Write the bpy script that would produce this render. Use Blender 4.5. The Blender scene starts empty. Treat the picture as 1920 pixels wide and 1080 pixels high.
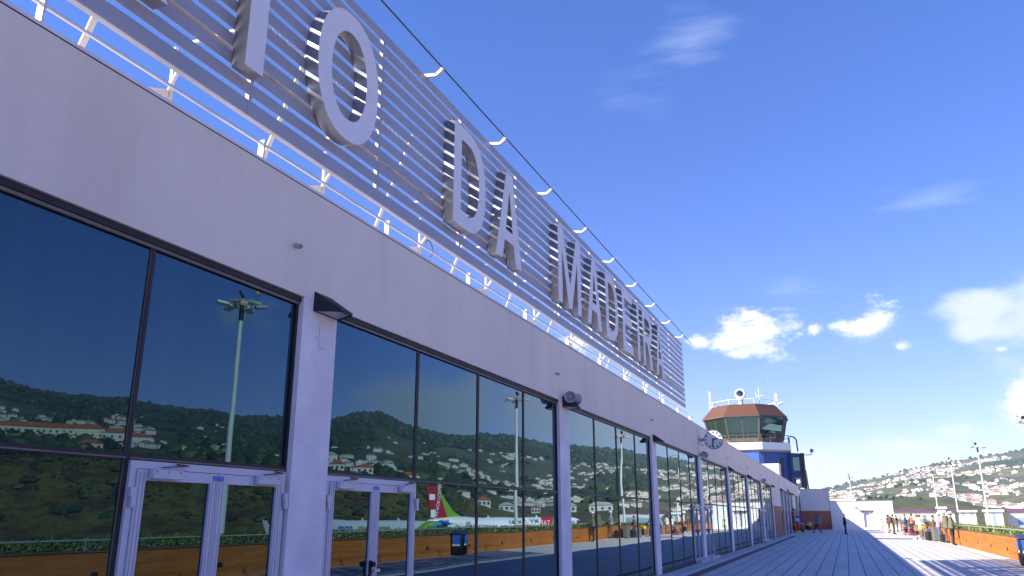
import bpy, bmesh, math, random
from mathutils import Vector, Matrix, noise
random.seed(7)
R = math.radians
PI = math.pi
scene = bpy.context.scene
COL = scene.collection

# ------------------------------------------------------------------ materials
MATS = {}
def new_mat(name):
    m = bpy.data.materials.new(name); m.use_nodes = True
    nt = m.node_tree; nt.nodes.clear()
    out = nt.nodes.new('ShaderNodeOutputMaterial')
    MATS[name] = m
    return m, nt, out
def nd(nt, typ, **kw):
    n = nt.nodes.new(typ)
    for k, v in kw.items():
        if k.startswith('i_'):
            key = k[2:]
            key = int(key) if key.isdigit() else key
            n.inputs[key].default_value = v
        else: setattr(n, k, v)
    return n
def lk(nt, a, b): nt.links.new(a, b)
def mth(nt, op, a, b=None, c=None, clamp=False):
    n = nt.nodes.new('ShaderNodeMath'); n.operation = op; n.use_clamp = clamp
    for i, v in enumerate((a, b, c)):
        if v is None: continue
        if isinstance(v, (int, float)): n.inputs[i].default_value = v
        else: nt.links.new(v, n.inputs[i])
    return n.outputs[0]
def mixc(nt, fac, a, b, mode='MIX'):
    n = nt.nodes.new('ShaderNodeMix'); n.data_type = 'RGBA'; n.blend_type = mode
    for s, v in ((n.inputs[0], fac), (n.inputs[6], a), (n.inputs[7], b)):
        if isinstance(v, (int, float)): s.default_value = v
        elif isinstance(v, (tuple, list)): s.default_value = tuple(v) + ((1,) if len(v) == 3 else ())
        else: nt.links.new(v, s)
    return n.outputs[2]
def ramp(nt, fac, stops):
    n = nt.nodes.new('ShaderNodeValToRGB'); e = n.color_ramp.elements
    while len(e) > 1: e.remove(e[-1])
    for i, (p, c) in enumerate(stops):
        if i == 0: el = e[0]; el.position = p
        else: el = e.new(p)
        el.color = (c, c, c, 1) if isinstance(c, (int, float)) else tuple(c) + (1,)
    nt.links.new(fac, n.inputs[0]); return n.outputs[0]
def tex(nt, scale=1, detail=4, rough=.55, coord='Object', stretch=None, loc=None):
    tc = nt.nodes.new('ShaderNodeTexCoord'); src = tc.outputs['Object' if coord == 'World' else coord]
    if coord == 'World':
        g = nt.nodes.new('ShaderNodeNewGeometry'); src = g.outputs['Position']
    if stretch or loc:
        mp = nt.nodes.new('ShaderNodeMapping'); nt.links.new(src, mp.inputs[0])
        if stretch: mp.inputs['Scale'].default_value = stretch
        if loc: mp.inputs['Location'].default_value = loc
        src = mp.outputs[0]
    n = nt.nodes.new('ShaderNodeTexNoise'); n.inputs['Scale'].default_value = scale
    n.inputs['Detail'].default_value = detail; n.inputs['Roughness'].default_value = rough
    nt.links.new(src, n.inputs[0]); return n.outputs[0]
def simple(name, col, rough=.6, metal=0., var=.12, vscale=3., bump=0., bscale=60., spec=.5, coord='Object'):
    m, nt, out = new_mat(name)
    b = nd(nt, 'ShaderNodeBsdfPrincipled'); b.inputs['Roughness'].default_value = rough
    b.inputs['Metallic'].default_value = metal; b.inputs['Specular IOR Level'].default_value = spec
    n = tex(nt, vscale, 5, .6, coord)
    lo = tuple(c * (1 - var) for c in col); hi = tuple(min(1, c * (1 + var)) for c in col)
    lk(nt, ramp(nt, n, [(.3, lo), (.7, hi)]), b.inputs['Base Color'])
    if bump:
        bp = nd(nt, 'ShaderNodeBump', i_Strength=.4); bp.inputs['Distance'].default_value = bump
        lk(nt, tex(nt, bscale, 3, .6, coord), bp.inputs['Height']); lk(nt, bp.outputs[0], b.inputs['Normal'])
    lk(nt, b.outputs[0], out.inputs[0]); return m

def mat_plaster():
    m, nt, out = new_mat('plaster')
    b = nd(nt, 'ShaderNodeBsdfPrincipled', i_Roughness=.85)
    n1 = tex(nt, .35, 6, .6, 'World'); n2 = tex(nt, 1.4, 6, .7, 'World', (1, 1, .10)); n3 = tex(nt, 25, 3, .6, 'World')
    base = ramp(nt, n1, [(.3, (.85, .73, .62)), (.5, (.92, .80, .67)), (.72, (.89, .76, .64))])
    streak = ramp(nt, n2, [(.48, 0.), (.76, .40)])
    c = mixc(nt, streak, base, (.60, .50, .42))
    c = mixc(nt, mth(nt, 'MULTIPLY', n3, .22), c, (.68, .60, .56))
    lk(nt, c, b.inputs['Base Color'])
    bp = nd(nt, 'ShaderNodeBump', i_Strength=.35); bp.inputs['Distance'].default_value = .004
    lk(nt, tex(nt, 55, 4, .7, 'World'), bp.inputs['Height']); lk(nt, bp.outputs[0], b.inputs['Normal'])
    lk(nt, b.outputs[0], out.inputs[0]); return m
def mat_floor():
    m, nt, out = new_mat('terrace_concrete')
    b = nd(nt, 'ShaderNodeBsdfPrincipled', i_Roughness=.8)
    g = nd(nt, 'ShaderNodeNewGeometry'); s = nd(nt, 'ShaderNodeSeparateXYZ'); lk(nt, g.outputs['Position'], s.inputs[0])
    def lines(o, pitch, off, half):
        f = mth(nt, 'FRACT', mth(nt, 'DIVIDE', mth(nt, 'ADD', o, off + 1000 * pitch), pitch))
        d = mth(nt, 'ABSOLUTE', mth(nt, 'SUBTRACT', f, .5))
        return mth(nt, 'LESS_THAN', mth(nt, 'SUBTRACT', .5, d), half / pitch)
    ly = lines(s.outputs[1], .445, -.1, .017); lx = lines(s.outputs[0], 3.6, 0, .012)
    n1 = tex(nt, .5, 6, .65, 'World'); n2 = tex(nt, 9, 4, .6, 'World')
    # every plank its own slight tone
    row = mth(nt, 'FLOOR', mth(nt, 'DIVIDE', mth(nt, 'ADD', s.outputs[1], 444.9), .445))
    colm = mth(nt, 'FLOOR', mth(nt, 'DIVIDE', mth(nt, 'ADD', s.outputs[0], 3600.), 3.6))
    cv = nd(nt, 'ShaderNodeCombineXYZ'); lk(nt, row, cv.inputs[0]); lk(nt, colm, cv.inputs[1])
    wn = nd(nt, 'ShaderNodeTexWhiteNoise'); lk(nt, cv.outputs[0], wn.inputs[0])
    base = ramp(nt, n1, [(.3, (.57, .53, .52)), (.7, (.67, .62, .60))])
    base = mixc(nt, mth(nt, 'MULTIPLY', wn.outputs[0], .22), base, (.30, .31, .33))
    base = mixc(nt, mth(nt, 'MULTIPLY', n2, .2), base, (.29, .29, .31))
    base = mixc(nt, ramp(nt, tex(nt, .8, 7, .75, 'World', (.3, 1, 1), (3, 1, 0)), [(.52, 0.), (.75, .5)]), base, (.33, .31, .30))
    base = mixc(nt, mth(nt, 'MULTIPLY', ly, .85), base, (.05, .05, .06))
    base = mixc(nt, mth(nt, 'MULTIPLY', lx, .45), base, (.10, .10, .11))
    lk(nt, base, b.inputs['Base Color']); lk(nt, b.outputs[0], out.inputs[0]); return m
def mat_glass(name, seed, amp, tint=(.31, .54, .67), f0=.14):
    """dark mirror glass: reflection grows towards grazing angles, slightly wavy panes"""
    m, nt, out = new_mat(name)
    g = nd(nt, 'ShaderNodeNewGeometry')
    mp = nd(nt, 'ShaderNodeMapping'); mp.inputs['Location'].default_value = (seed * 13.1, 0, seed * 7.7)
    mp.inputs['Scale'].default_value = (.30, .6, .75); lk(nt, g.outputs['Position'], mp.inputs[0])
    n = nd(nt, 'ShaderNodeTexNoise'); n.inputs['Scale'].default_value = 1.; n.inputs['Detail'].default_value = 1.5; lk(nt, mp.outputs[0], n.inputs[0])
    bp = nd(nt, 'ShaderNodeBump', i_Strength=1.); bp.inputs['Distance'].default_value = amp; lk(nt, n.outputs[0], bp.inputs['Height'])
    lw = nd(nt, 'ShaderNodeLayerWeight'); lw.inputs['Blend'].default_value = .5
    p5 = mth(nt, 'POWER', lw.outputs['Facing'], 3.3)
    gl = nd(nt, 'ShaderNodeBsdfGlossy', i_Roughness=.0); lk(nt, bp.outputs[0], gl.inputs['Normal'])
    lk(nt, mixc(nt, p5, tint, (.97, .98, .93)), gl.inputs['Color'])
    # dust film with faint vertical run-off marks
    du = tex(nt, 1.6, 5, .7, 'World', (1.5, 1, .08))
    df = nd(nt, 'ShaderNodeBsdfDiffuse'); lk(nt, ramp(nt, du, [(.42, (.004, .008, .010)), (.75, (.024, .030, .030))]), df.inputs['Color'])
    mx = nd(nt, 'ShaderNodeMixShader'); lk(nt, mth(nt, 'ADD', mth(nt, 'MULTIPLY', p5, 1 - f0), f0), mx.inputs[0])
    lk(nt, df.outputs[0], mx.inputs[1]); lk(nt, gl.outputs[0], mx.inputs[2]); lk(nt, mx.outputs[0], out.inputs[0]); return m
def mat_brushed():
    m, nt, out = new_mat('brushed_steel')
    b = nd(nt, 'ShaderNodeBsdfPrincipled', i_Roughness=.45, i_Metallic=.9)
    lk(nt, ramp(nt, tex(nt, 3, 6, .7, 'World', (1, 1, 2)), [(.3, (.30, .30, .33)), (.7, (.44, .43, .45))]), b.inputs['Base Color'])
    lk(nt, b.outputs[0], out.inputs[0]); return m
def mat_terracotta():
    m, nt, out = new_mat('terracotta_boards')
    b = nd(nt, 'ShaderNodeBsdfPrincipled', i_Roughness=.7)
    g = nd(nt, 'ShaderNodeNewGeometry'); s = nd(nt, 'ShaderNodeSeparateXYZ'); lk(nt, g.outputs['Position'], s.inputs[0])
    f = mth(nt, 'FRACT', mth(nt, 'DIVIDE', mth(nt, 'ADD', s.outputs[2], 10.), .073))
    line = mth(nt, 'LESS_THAN', f, .16)
    row = mth(nt, 'FLOOR', mth(nt, 'DIVIDE', mth(nt, 'ADD', s.outputs[2], 10.), .073))
    cv = nd(nt, 'ShaderNodeCombineXYZ'); lk(nt, row, cv.inputs[0]); lk(nt, mth(nt, 'FLOOR', mth(nt, 'DIVIDE', mth(nt, 'ADD', s.outputs[0], mth(nt, 'MULTIPLY', row, .37)), .9)), cv.inputs[1])
    wn = nd(nt, 'ShaderNodeTexWhiteNoise'); lk(nt, cv.outputs[0], wn.inputs[0])
    c = ramp(nt, wn.outputs[0], [(0, (.38, .115, .010)), (1, (.54, .175, .020))])
    c = mixc(nt, mth(nt, 'MULTIPLY', tex(nt, 1.2, 6, .7, 'World', (1, 1, .3)), .5), c, (.34, .10, .012))
    c = mixc(nt, mth(nt, 'MULTIPLY', line, .5), c, (.16, .06, .03))
    lk(nt, c, b.inputs['Base Color']); lk(nt, b.outputs[0], out.inputs[0]); return m
def mat_terrain():
    m, nt, out = new_mat('hillside_ground')
    b = nd(nt, 'ShaderNodeBsdfPrincipled', i_Roughness=.95); b.inputs['Specular IOR Level'].default_value = .1
    n1 = tex(nt, .006, 6, .65, 'World'); n2 = tex(nt, .03, 6, .7, 'World'); n3 = tex(nt, .11, 5, .75, 'World')
    at = nd(nt, 'ShaderNodeAttribute'); at.attribute_name = 'zone'
    sp = nd(nt, 'ShaderNodeSeparateColor'); lk(nt, at.outputs['Color'], sp.inputs[0])
    terr = ramp(nt, n2, [(.35, (.075, .095, .045)), (.5, (.12, .13, .065)), (.62, (.18, .155, .095)), (.75, (.13, .14, .065))])
    terr = mixc(nt, ramp(nt, n1, [(.42, 0.), (.6, .75)]), terr, (.055, .075, .045))
    forest = ramp(nt, n3, [(.35, (.014, .036, .012)), (.55, (.030, .068, .020)), (.75, (.050, .090, .028))])
    bank = ramp(nt, n3, [(.3, (.045, .032, .016)), (.45, (.090, .068, .026)), (.58, (.15, .14, .035)), (.7, (.070, .048, .024)), (.8, (.13, .12, .04))])
    c = mixc(nt, sp.outputs[0], terr, forest); c = mixc(nt, sp.outputs[1], c, bank)
    lk(nt, c, b.inputs['Base Color'])
    bp = nd(nt, 'ShaderNodeBump', i_Strength=.8); bp.inputs['Distance'].default_value = 5.; lk(nt, n2, bp.inputs['Height']); lk(nt, bp.outputs[0], b.inputs['Normal'])
    lk(nt, b.outputs[0], out.inputs[0]); return m
def mat_leaf(name, a, b_, c_):
    m, nt, out = new_mat(name)
    oi = nd(nt, 'ShaderNodeNewGeometry')
    b = nd(nt, 'ShaderNodeBsdfPrincipled', i_Roughness=.6)
    lk(nt, ramp(nt, oi.outputs['Random Per Island'], [(0, a), (.5, b_), (1, c_)]), b.inputs['Base Color'])
    lk(nt, b.outputs[0], out.inputs[0]); return m
def mat_bands(name, bands, base=(.78, .79, .80), slant=0., rough=.35):
    """painted stripes along the local x of an aircraft body"""
    m, nt, out = new_mat(name)
    b = nd(nt, 'ShaderNodeBsdfPrincipled', i_Roughness=rough)
    tc = nd(nt, 'ShaderNodeTexCoord'); s = nd(nt, 'ShaderNodeSeparateXYZ'); lk(nt, tc.outputs['Object'], s.inputs[0])
    x = mth(nt, 'ADD', s.outputs[0], mth(nt, 'MULTIPLY', s.outputs[2], slant)); c = None
    cur = (base)
    for (x0, x1, colr) in bands:
        k = mth(nt, 'MULTIPLY', mth(nt, 'GREATER_THAN', x, x0), mth(nt, 'LESS_THAN', x, x1))
        cur = mixc(nt, k, cur, colr)
    if isinstance(cur, tuple): b.inputs['Base Color'].default_value = cur + (1,)
    else: lk(nt, cur, b.inputs['Base Color'])
    lk(nt, b.outputs[0], out.inputs[0]); return m

mat_plaster(); mat_floor(); mat_brushed(); mat_terracotta(); mat_terrain()
for i in range(5): mat_glass('mirror_glass_%d' % i, i + 1, (.0034, .0044, .0050, .0054, .0056)[i])
mat_glass('door_glass', 9, .0008); mat_glass('tower_glass', 3, .001, (.42, .74, .70), .22)
simple('column_paint', (.84, .76, .78), .7, bump=.002, coord='World', vscale=2)
simple('white_aluminium', (.62, .60, .66), .35, var=.05)
simple('bronze_frame', (.022, .015, .018), .6, var=.3)
simple('bronze_light', (.17, .14, .12), .5, var=.2)
simple('white_steel', (.72, .70, .66), .45, var=.08)
simple('strut_steel', (.50, .47, .43), .55, var=.15)
simple('louvre_paint', (.38, .37, .43), .45, var=.08, vscale=1.5, coord='World')
simple('letter_face', (.82, .78, .80), .5, var=.04)
simple('galvanised_bounce_tint', (.62, .50, .32), .35, .3, var=.3, vscale=8)  # golden colour stands in for warm bounce light on the steel
simple('wire_dark', (.09, .08, .12), .5, var=.2)
simple('black_metal', (.008, .008, .014), .6, var=.3)
simple('lamp_glass', (.50, .50, .48), .3, var=.1)
simple('dark_rubber', (.02, .02, .02), .8)
simple('horn_grey', (.40, .40, .42), .5, var=.1)
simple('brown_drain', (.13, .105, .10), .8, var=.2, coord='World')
simple('light_kerb', (.50, .50, .52), .8, var=.08, coord='World', vscale=2)
simple('red_cladding', (.19, .045, .03), .6, var=.15, coord='World', vscale=.8)
simple('grey_plaster', (.48, .49, .53), .85, var=.06, coord='World', vscale=.6)
simple('white_wall', (.80, .79, .75), .85, var=.03, coord='World', vscale=.7)
simple('tower_blue', (.05, .13, .50), .6, var=.08, vscale=.5)
simple('tower_blue_dark', (.03, .05, .17), .6, var=.08)
simple('tower_roof', (.12, .048, .026), .55, var=.1)
simple('tower_brown', (.12, .085, .07), .6, var=.2)
simple('white_paint', (.80, .80, .80), .5, var=.03)
simple('grey_paint', (.33, .34, .36), .5, var=.1)
simple('mast_steel', (.60, .63, .60), .5, .1, var=.08)
simple('roof_gravel', (.34, .33, .32), .9, var=.2)
simple('soil', (.08, .06, .04), .95, var=.3)
simple('apron_concrete', (.36, .32, .27), .9, var=.2, vscale=.05, coord='World')  # pale concrete, raised in tone to bounce warm sunlight onto the terminal wall
simple('grass_field', (.13, .14, .05), .95, var=.35, vscale=.02, coord='World')
simple('red_stripe', (.62, .03, .04), .5); simple('lime_paint', (.30, .48, .04), .4)
simple('yellow_paint', (.80, .55, .03), .5); simple('blue_label', (.03, .16, .62), .4, var=.5, vscale=9)
simple('pale_clay', (.30, .19, .14), .8, var=.2, vscale=.4)
simple('orange_clay', (.42, .12, .045), .8, var=.25, vscale=.4)
simple('cream_wall', (.66, .60, .42), .85, var=.05); simple('house_white', (.62, .60, .55), .85, var=.04)
simple('pink_wall', (.70, .50, .42), .85, var=.05); simple('window_dark', (.05, .055, .06), .3)
simple('flat_roof', (.42, .40, .37), .9, var=.1)
simple('skin', (.46, .26, .18), .55, var=.06); simple('hair_dark', (.025, .018, .014), .7, var=.3, vscale=30)
simple('hair_brown', (.12, .06, .03), .7, var=.3, vscale=30); simple('hair_grey', (.42, .40, .38), .7, var=.2, vscale=30)
simple('jeans', (.07, .13, .30), .85, var=.25, vscale=12); simple('navy_cloth', (.025, .04, .12), .85, var=.2, vscale=9)
simple('black_cloth', (.018, .017, .02), .85, var=.4, vscale=9); simple('khaki_cloth', (.16, .15, .10), .85, var=.25, vscale=9)
simple('tan_cloth', (.48, .37, .24), .85, var=.12, vscale=9); simple('cream_cloth', (.66, .60, .46), .85, var=.08, vscale=9)
simple('orange_cloth', (.75, .15, .03), .8, var=.12, vscale=9); simple('pink_cloth', (.62, .30, .38), .8, var=.12, vscale=9)
simple('white_cloth', (.74, .74, .80), .8, var=.06, vscale=9); simple('grey_cloth', (.24, .23, .24), .85, var=.15, vscale=9)
simple('brown_cloth', (.13, .08, .055), .85, var=.2, vscale=9); simple('purple_cloth', (.14, .05, .14), .85, var=.2, vscale=9)
simple('green_cloth', (.10, .28, .16), .85, var=.2, vscale=9); simple('yellow_cloth', (.80, .52, .05), .7, var=.1, vscale=9)
simple('red_cloth', (.55, .03, .05), .8, var=.15, vscale=9); simple('bluegrey_cloth', (.22, .32, .42), .8, var=.2, vscale=6)
simple('suitcase_grey', (.14, .15, .14), .5, var=.15)
simple('bin_brown', (.07, .045, .03), .6, var=.2); simple('steel_tube', (.55, .55, .56), .3, .8, var=.1)
mat_leaf('hedge_leaf', (.05, .09, .012), (.12, .19, .025), (.24, .27, .04))
mat_leaf('tree_leaf', (.012, .032, .010), (.026, .058, .018), (.06, .09, .025))
mat_leaf('agave_leaf', (.05, .09, .05), (.08, .13, .07), (.10, .16, .09))
W1 = (.80, .80, .80)
mat_bands('body_portugal', [(6.3, 9.6, (.62, .02, .04)), (9.6, 12.2, (.22, .40, .03)), (12.2, 12.5, W1)], slant=-.8)
mat_bands('body_stripes', [(9.2, 10.5, (.16, .48, .06)), (10.5, 11.7, (.42, .58, .03)), (11.7, 13.0, (.06, .42, .75)), (13.0, 14.2, (.02, .10, .50))], slant=-.9)
mat_bands('fin_red_green', [(-30, -13.6, (.36, .015, .03)), (-13.6, 0, (.20, .38, .03))], slant=.42)
mat_bands('fin_green', [(-30, 0, (.14, .48, .06))])

# ------------------------------------------------------------------ mesh builder
class MB:
    def __init__(s): s.v = []; s.f = []; s.m = []; s.sm = []
    def add(s, vs, fs, m=0, smooth=False):
        o = len(s.v); s.v += [tuple(p) for p in vs]
        for f in fs: s.f.append([i + o for i in f]); s.m.append(m); s.sm.append(smooth)
        return s
    def box(s, x0, x1, y0, y1, z0, z1, m=0, M=None):
        x0, x1 = min(x0, x1), max(x0, x1); y0, y1 = min(y0, y1), max(y0, y1); z0, z1 = min(z0, z1), max(z0, z1)
        vs = [(x0, y0, z0), (x1, y0, z0), (x1, y1, z0), (x0, y1, z0), (x0, y0, z1), (x1, y0, z1), (x1, y1, z1), (x0, y1, z1)]
        if M is not None: vs = [tuple(M @ Vector(p)) for p in vs]
        return s.add(vs, [(0, 3, 2, 1), (4, 5, 6, 7), (0, 1, 5, 4), (1, 2, 6, 5), (2, 3, 7, 6), (3, 0, 4, 7)], m)
    def rbox(s, c, size, ch=.02, m=0, M=None):
        """box with chamfered vertical and top/bottom edges"""
        hx, hy, hz = size[0] / 2, size[1] / 2, size[2] / 2; vs = []
        for z, k in ((-hz, ch), (-hz + ch, 0), (hz - ch, 0), (hz, ch)):
            a, b = hx - k, hy - k
            vs += [(a - ch, -b, z), (a, -b + ch, z), (a, b - ch, z), (a - ch, b, z), (-a + ch, b, z), (-a, b - ch, z), (-a, -b + ch, z), (-a + ch, -b, z)]
        vs = [(p[0] + c[0], p[1] + c[1], p[2] + c[2]) for p in vs]
        if M is not None: vs = [tuple(M @ Vector(p)) for p in vs]
        fs = [list(range(7, -1, -1)), list(range(24, 32))]
        for r in range(3):
            for i in range(8): fs.append((r * 8 + i, r * 8 + (i + 1) % 8, r * 8 + 8 + (i + 1) % 8, r * 8 + 8 + i))
        return s.add(vs, fs, m)
    def tube(s, p0, p1, r, n=8, m=0, r2=None, cap=True, smooth=True):
        p0 = Vector(p0); p1 = Vector(p1); d = (p1 - p0).normalized(); r2 = r if r2 is None else r2
        u = d.orthogonal().normalized(); w = d.cross(u); vs = []
        for p, rr in ((p0, r), (p1, r2)):
            for i in range(n):
                a = 2 * PI * i / n; vs.append(p + (u * math.cos(a) + w * math.sin(a)) * rr)
        fs = [(i, (i + 1) % n, n + (i + 1) % n, n + i) for i in range(n)]
        s.add(vs, fs, m, smooth)
        if cap: s.add(vs, [list(range(n - 1, -1, -1)), list(range(n, 2 * n))], m)
        return s
    def path(s, pts, r, n=8, m=0):
        for a, b in zip(pts, pts[1:]): s.tube(a, b, r, n, m)
        return s
    def bar(s, p0, p1, w, h, m=0):
        """rectangular bar from p0 to p1"""
        p0 = Vector(p0); p1 = Vector(p1); d = (p1 - p0).normalized(); up = Vector((0, 0, 1)) if abs(d.z) < .95 else Vector((1, 0, 0))
        u = d.cross(up).normalized(); w_ = u.cross(d).normalized(); vs = []
        for p in (p0, p1):
            for a, b in ((-1, -1), (1, -1), (1, 1), (-1, 1)): vs.append(p + u * a * w / 2 + w_ * b * h / 2)
        return s.add(vs, [(0, 1, 2, 3), (7, 6, 5, 4), (0, 4, 5, 1), (1, 5, 6, 2), (2, 6, 7, 3), (3, 7, 4, 0)], m)
    def lathe(s, prof, n=16, m=0, M=None, smooth=True, cap=True):
        """prof: list of (radius, z) about local z"""
        vs = []
        for r, z in prof:
            for i in range(n):
                a = 2 * PI * i / n; vs.append((r * math.cos(a), r * math.sin(a), z))
        if M is not None: vs = [tuple(M @ Vector(p)) for p in vs]
        fs = []
        for k in range(len(prof) - 1):
            for i in range(n): fs.append((k * n + i, k * n + (i + 1) % n, k * n + n + (i + 1) % n, k * n + n + i))
        s.add(vs, fs, m, smooth)
        if cap:
            L = len(prof) - 1
            s.add(vs, [list(range(n - 1, -1, -1)), list(range(L * n, L * n + n))], m)
        return s
    def prism(s, pts, f, d0, d1, m=0):
        """pts 2-d outline, f(u,v,d)->xyz"""
        n = len(pts); vs = [f(u, v, d0) for u, v in pts] + [f(u, v, d1) for u, v in pts]
        fs = [list(range(n)), list(range(2 * n - 1, n - 1, -1))] + [(i, n + i, n + (i + 1) % n, (i + 1) % n) for i in range(n)]
        return s.add(vs, fs, m)
    def ball(s, c, r, m=0, nu=10, nv=7, sq=(1, 1, 1), jit=0.):
        vs = []; fs = []
        for j in range(nv + 1):
            t = PI * j / nv
            for i in range(nu):
                a = 2 * PI * i / nu; k = 1 + random.uniform(-jit, jit)
                vs.append((c[0] + r * sq[0] * k * math.sin(t) * math.cos(a), c[1] + r * sq[1] * k * math.sin(t) * math.sin(a), c[2] + r * sq[2] * k * math.cos(t)))
        for j in range(nv):
            for i in range(nu): fs.append((j * nu + i, (j + 1) * nu + i, (j + 1) * nu + (i + 1) % nu, j * nu + (i + 1) % nu))
        return s.add(vs, fs, m, True)
    def mesh(s, name, mats):
        me = bpy.data.meshes.new(name); me.from_pydata(s.v, [], s.f)
        for k in mats: me.materials.append(MATS[k])
        me.polygons.foreach_set('material_index', s.m); me.polygons.foreach_set('use_smooth', s.sm)
        me.validate(); me.update(); return me
    def build(s, name, mats, parent=None, loc=None, rz=0.):
        if isinstance(mats, str): mats = [mats]
        o = bpy.data.objects.new(name, s.mesh(name, mats)); COL.objects.link(o)
        if parent: o.parent = parent
        if loc: o.location = loc
        if rz: o.rotation_euler = (0, 0, rz)
        return o
def tag(o, label=None, cat=None, group=None, kind=None):
    if label: o['label'] = label
    if cat: o['category'] = cat
    if group: o['group'] = group
    if kind: o['kind'] = kind
    return o
def empty(name, loc=(0, 0, 0), rz=0., label=None, cat=None, group=None):
    o = bpy.data.objects.new(name, None); COL.objects.link(o); o.location = loc; o.rotation_euler = (0, 0, rz)
    o.empty_display_size = .3
    return tag(o, label, cat, group)
def copy_tree(o, parent=None):
    c = o.copy(); COL.objects.link(c)
    if parent: c.parent = parent
    for ch in list(o.children): copy_tree(ch, c)
    return c
def text_mesh(body, size, depth):
    cu = bpy.data.curves.new('t', 'FONT'); cu.body = body; cu.size = size; cu.extrude = depth; cu.align_x = 'CENTER'; cu.align_y = 'CENTER'
    o = bpy.data.objects.new('t', cu); COL.objects.link(o)
    dg = bpy.context.evaluated_depsgraph_get(); me = bpy.data.meshes.new_from_object(o.evaluated_get(dg))
    bpy.data.objects.remove(o); bpy.data.curves.remove(cu); return me
def mesh_obj(name, me, mat, parent, M):
    me.materials.clear(); me.materials.append(MATS[mat]); me.transform(M)
    o = bpy.data.objects.new(name, me); COL.objects.link(o); o.parent = parent; return o

YW, YG = 5.123, 5.203      # wall face, glass plane
ZF, ZP = 3.91, 5.123       # underside of fascia, parapet top
BAY, X0, CW = 8.413, 7.29, .62
XEND = 106.9

# ------------------------------------------------------------------ setting: ground, terrace
def sheet(name, x0, x1, y0, y1, z, mat, kind='structure'):
    o = MB().add([(x0, y0, z), (x1, y0, z), (x1, y1, z), (x0, y1, z)], [(0, 1, 2, 3)]).build(name, mat); tag(o, kind=kind); return o
sheet('ground', -6000, 6000, -6000, 6000, -4.35, 'grass_field')
sheet('apron', -120, 420, -150, -7.4, -4.30, 'apron_concrete')
tag(MB().box(-40, 113, -7.4, 30, -4.34, 0).build('terrace', 'terrace_concrete'), kind='structure')
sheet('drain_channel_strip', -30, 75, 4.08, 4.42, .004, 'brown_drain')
tag(MB().box(-30, 112, 4.50, 5.08, 0, .035).build('kerb', 'light_kerb'), kind='structure')
tag(MB().box(-30, 112, -5.88, -5.62, 0, .012).build('light_edging', 'light_kerb'), kind='structure')
sheet('beige_edging', -30, 100, -5.34, -5.14, .004, 'tan_cloth')
tag(MB().box(66.5, 66.75, -4.3, -1.7, 0, .05).build('shadow_strip', 'bronze_frame'), kind='structure')  # dark strip built in place of a cast shadow line across the floor

# ------------------------------------------------------------------ terminal building
term = empty('terminal_building', (0, 0, 0), 0, 'long low white terminal with mirror glass bays under a deep plain fascia', 'building')
fa = MB().box(-24, XEND, YW, YW + .45, ZF, ZP)
fa.box(-24, XEND, YW + .45, 34, ZP - .45, ZP - .3)
fo = fa.build('fascia', 'plaster', term)
cop = MB().box(-24, XEND, YW - .004, YW + .46, ZP + .002, ZP + .010, 1).box(-24, XEND, YW + .015, YW + .46, ZP + .011, ZP + .055).build('coping', ['column_paint', 'bronze_frame'], fo)
for x in (32.0, 40.15, 57.0, 74.5): MB().box(x, x + .03, YW - .004, YW + .02, ZF + .01, ZP - .01).build('expansion_joint', 'grey_paint', fo)
roof = MB().box(-24, XEND, YW + .46, 33, ZP - .298, ZP - .25).build('roof', 'roof_gravel', term)
MB().box(-24, XEND, 32, 34, 0, ZF).build('rear_wall', 'plaster', term)
MB().box(-24.4, -24, YW, 34, 0, ZP).build('side_wall', 'plaster', term)
cols = []
def colx(k): return X0 + BAY * k
SOLID = [(66.5, 74.2), (91.5, 97.0)]
BAYS = []       # glazed bays: (x left, x right, list of mullion x)
for k in range(-3, 7):
    a = colx(k) ; b = colx(k + 1) - CW
    off = (2.05, 4.02, 5.98)
    if k < 0: off = (1.9, 3.86, 5.82)
    BAYS.append((a, b, [a + t for t in off]))
for k in range(-3, 8):
    x = colx(k)
    c = MB().box(x - CW, x, YW, YW + .40, 0, ZF - .002).build('column', 'column_paint', term)
# cladding panels between the glazed stretches
for (a, b) in SOLID:
    MB().box(a, b, YW + .003, YW + .35, 2.42, ZF - .002).build('wall_panel', 'plaster', term)
    MB().box(a, b, YW + .003, YW + .35, 0, 2.415).build('red_wall_panel', 'red_cladding', term)
for x in (78.2, 82.6, 87.0, 101.5):
    MB().box(x - .45, x, YW, YW + .35, 0, ZF - .002).build('column', 'column_paint', term)
BAYS += [(74.2, 77.75, []), (78.2, 82.15, []), (82.6, 86.55, []), (87.0, 91.5, []), (97.0, 101.05, []), (101.5, 106.9, [])]
DOORS = [(-1, 3), (0, 0), (2, 3), (3, 0), (5, 3), (6, 0)]
TR = 2.08
doorspans = []
rnd = random.Random(3)
def pane(x0, x1, z0, z1, name='window_pane', far=0):
    """one glass pane, very slightly out of true"""
    cx, cz = (x0 + x1) / 2, (z0 + z1) / 2
    hw, hz = (x1 - x0) / 2, (z1 - z0) / 2
    gi = 0 if cx < 7 else 1 if cx < 15.4 else 2 if cx < 24 else 3 if cx < 41 else 4
    o = MB().box(-hw, hw, 0, .02, -hz, hz).build(name, 'mirror_glass_%d' % gi, term, (cx, YG, cz))
    s = .0005 if cx < 15 else .0012
    o.rotation_euler = (rnd.gauss(0, s), 0, rnd.gauss(0, s)); return o
fr = {}
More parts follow.
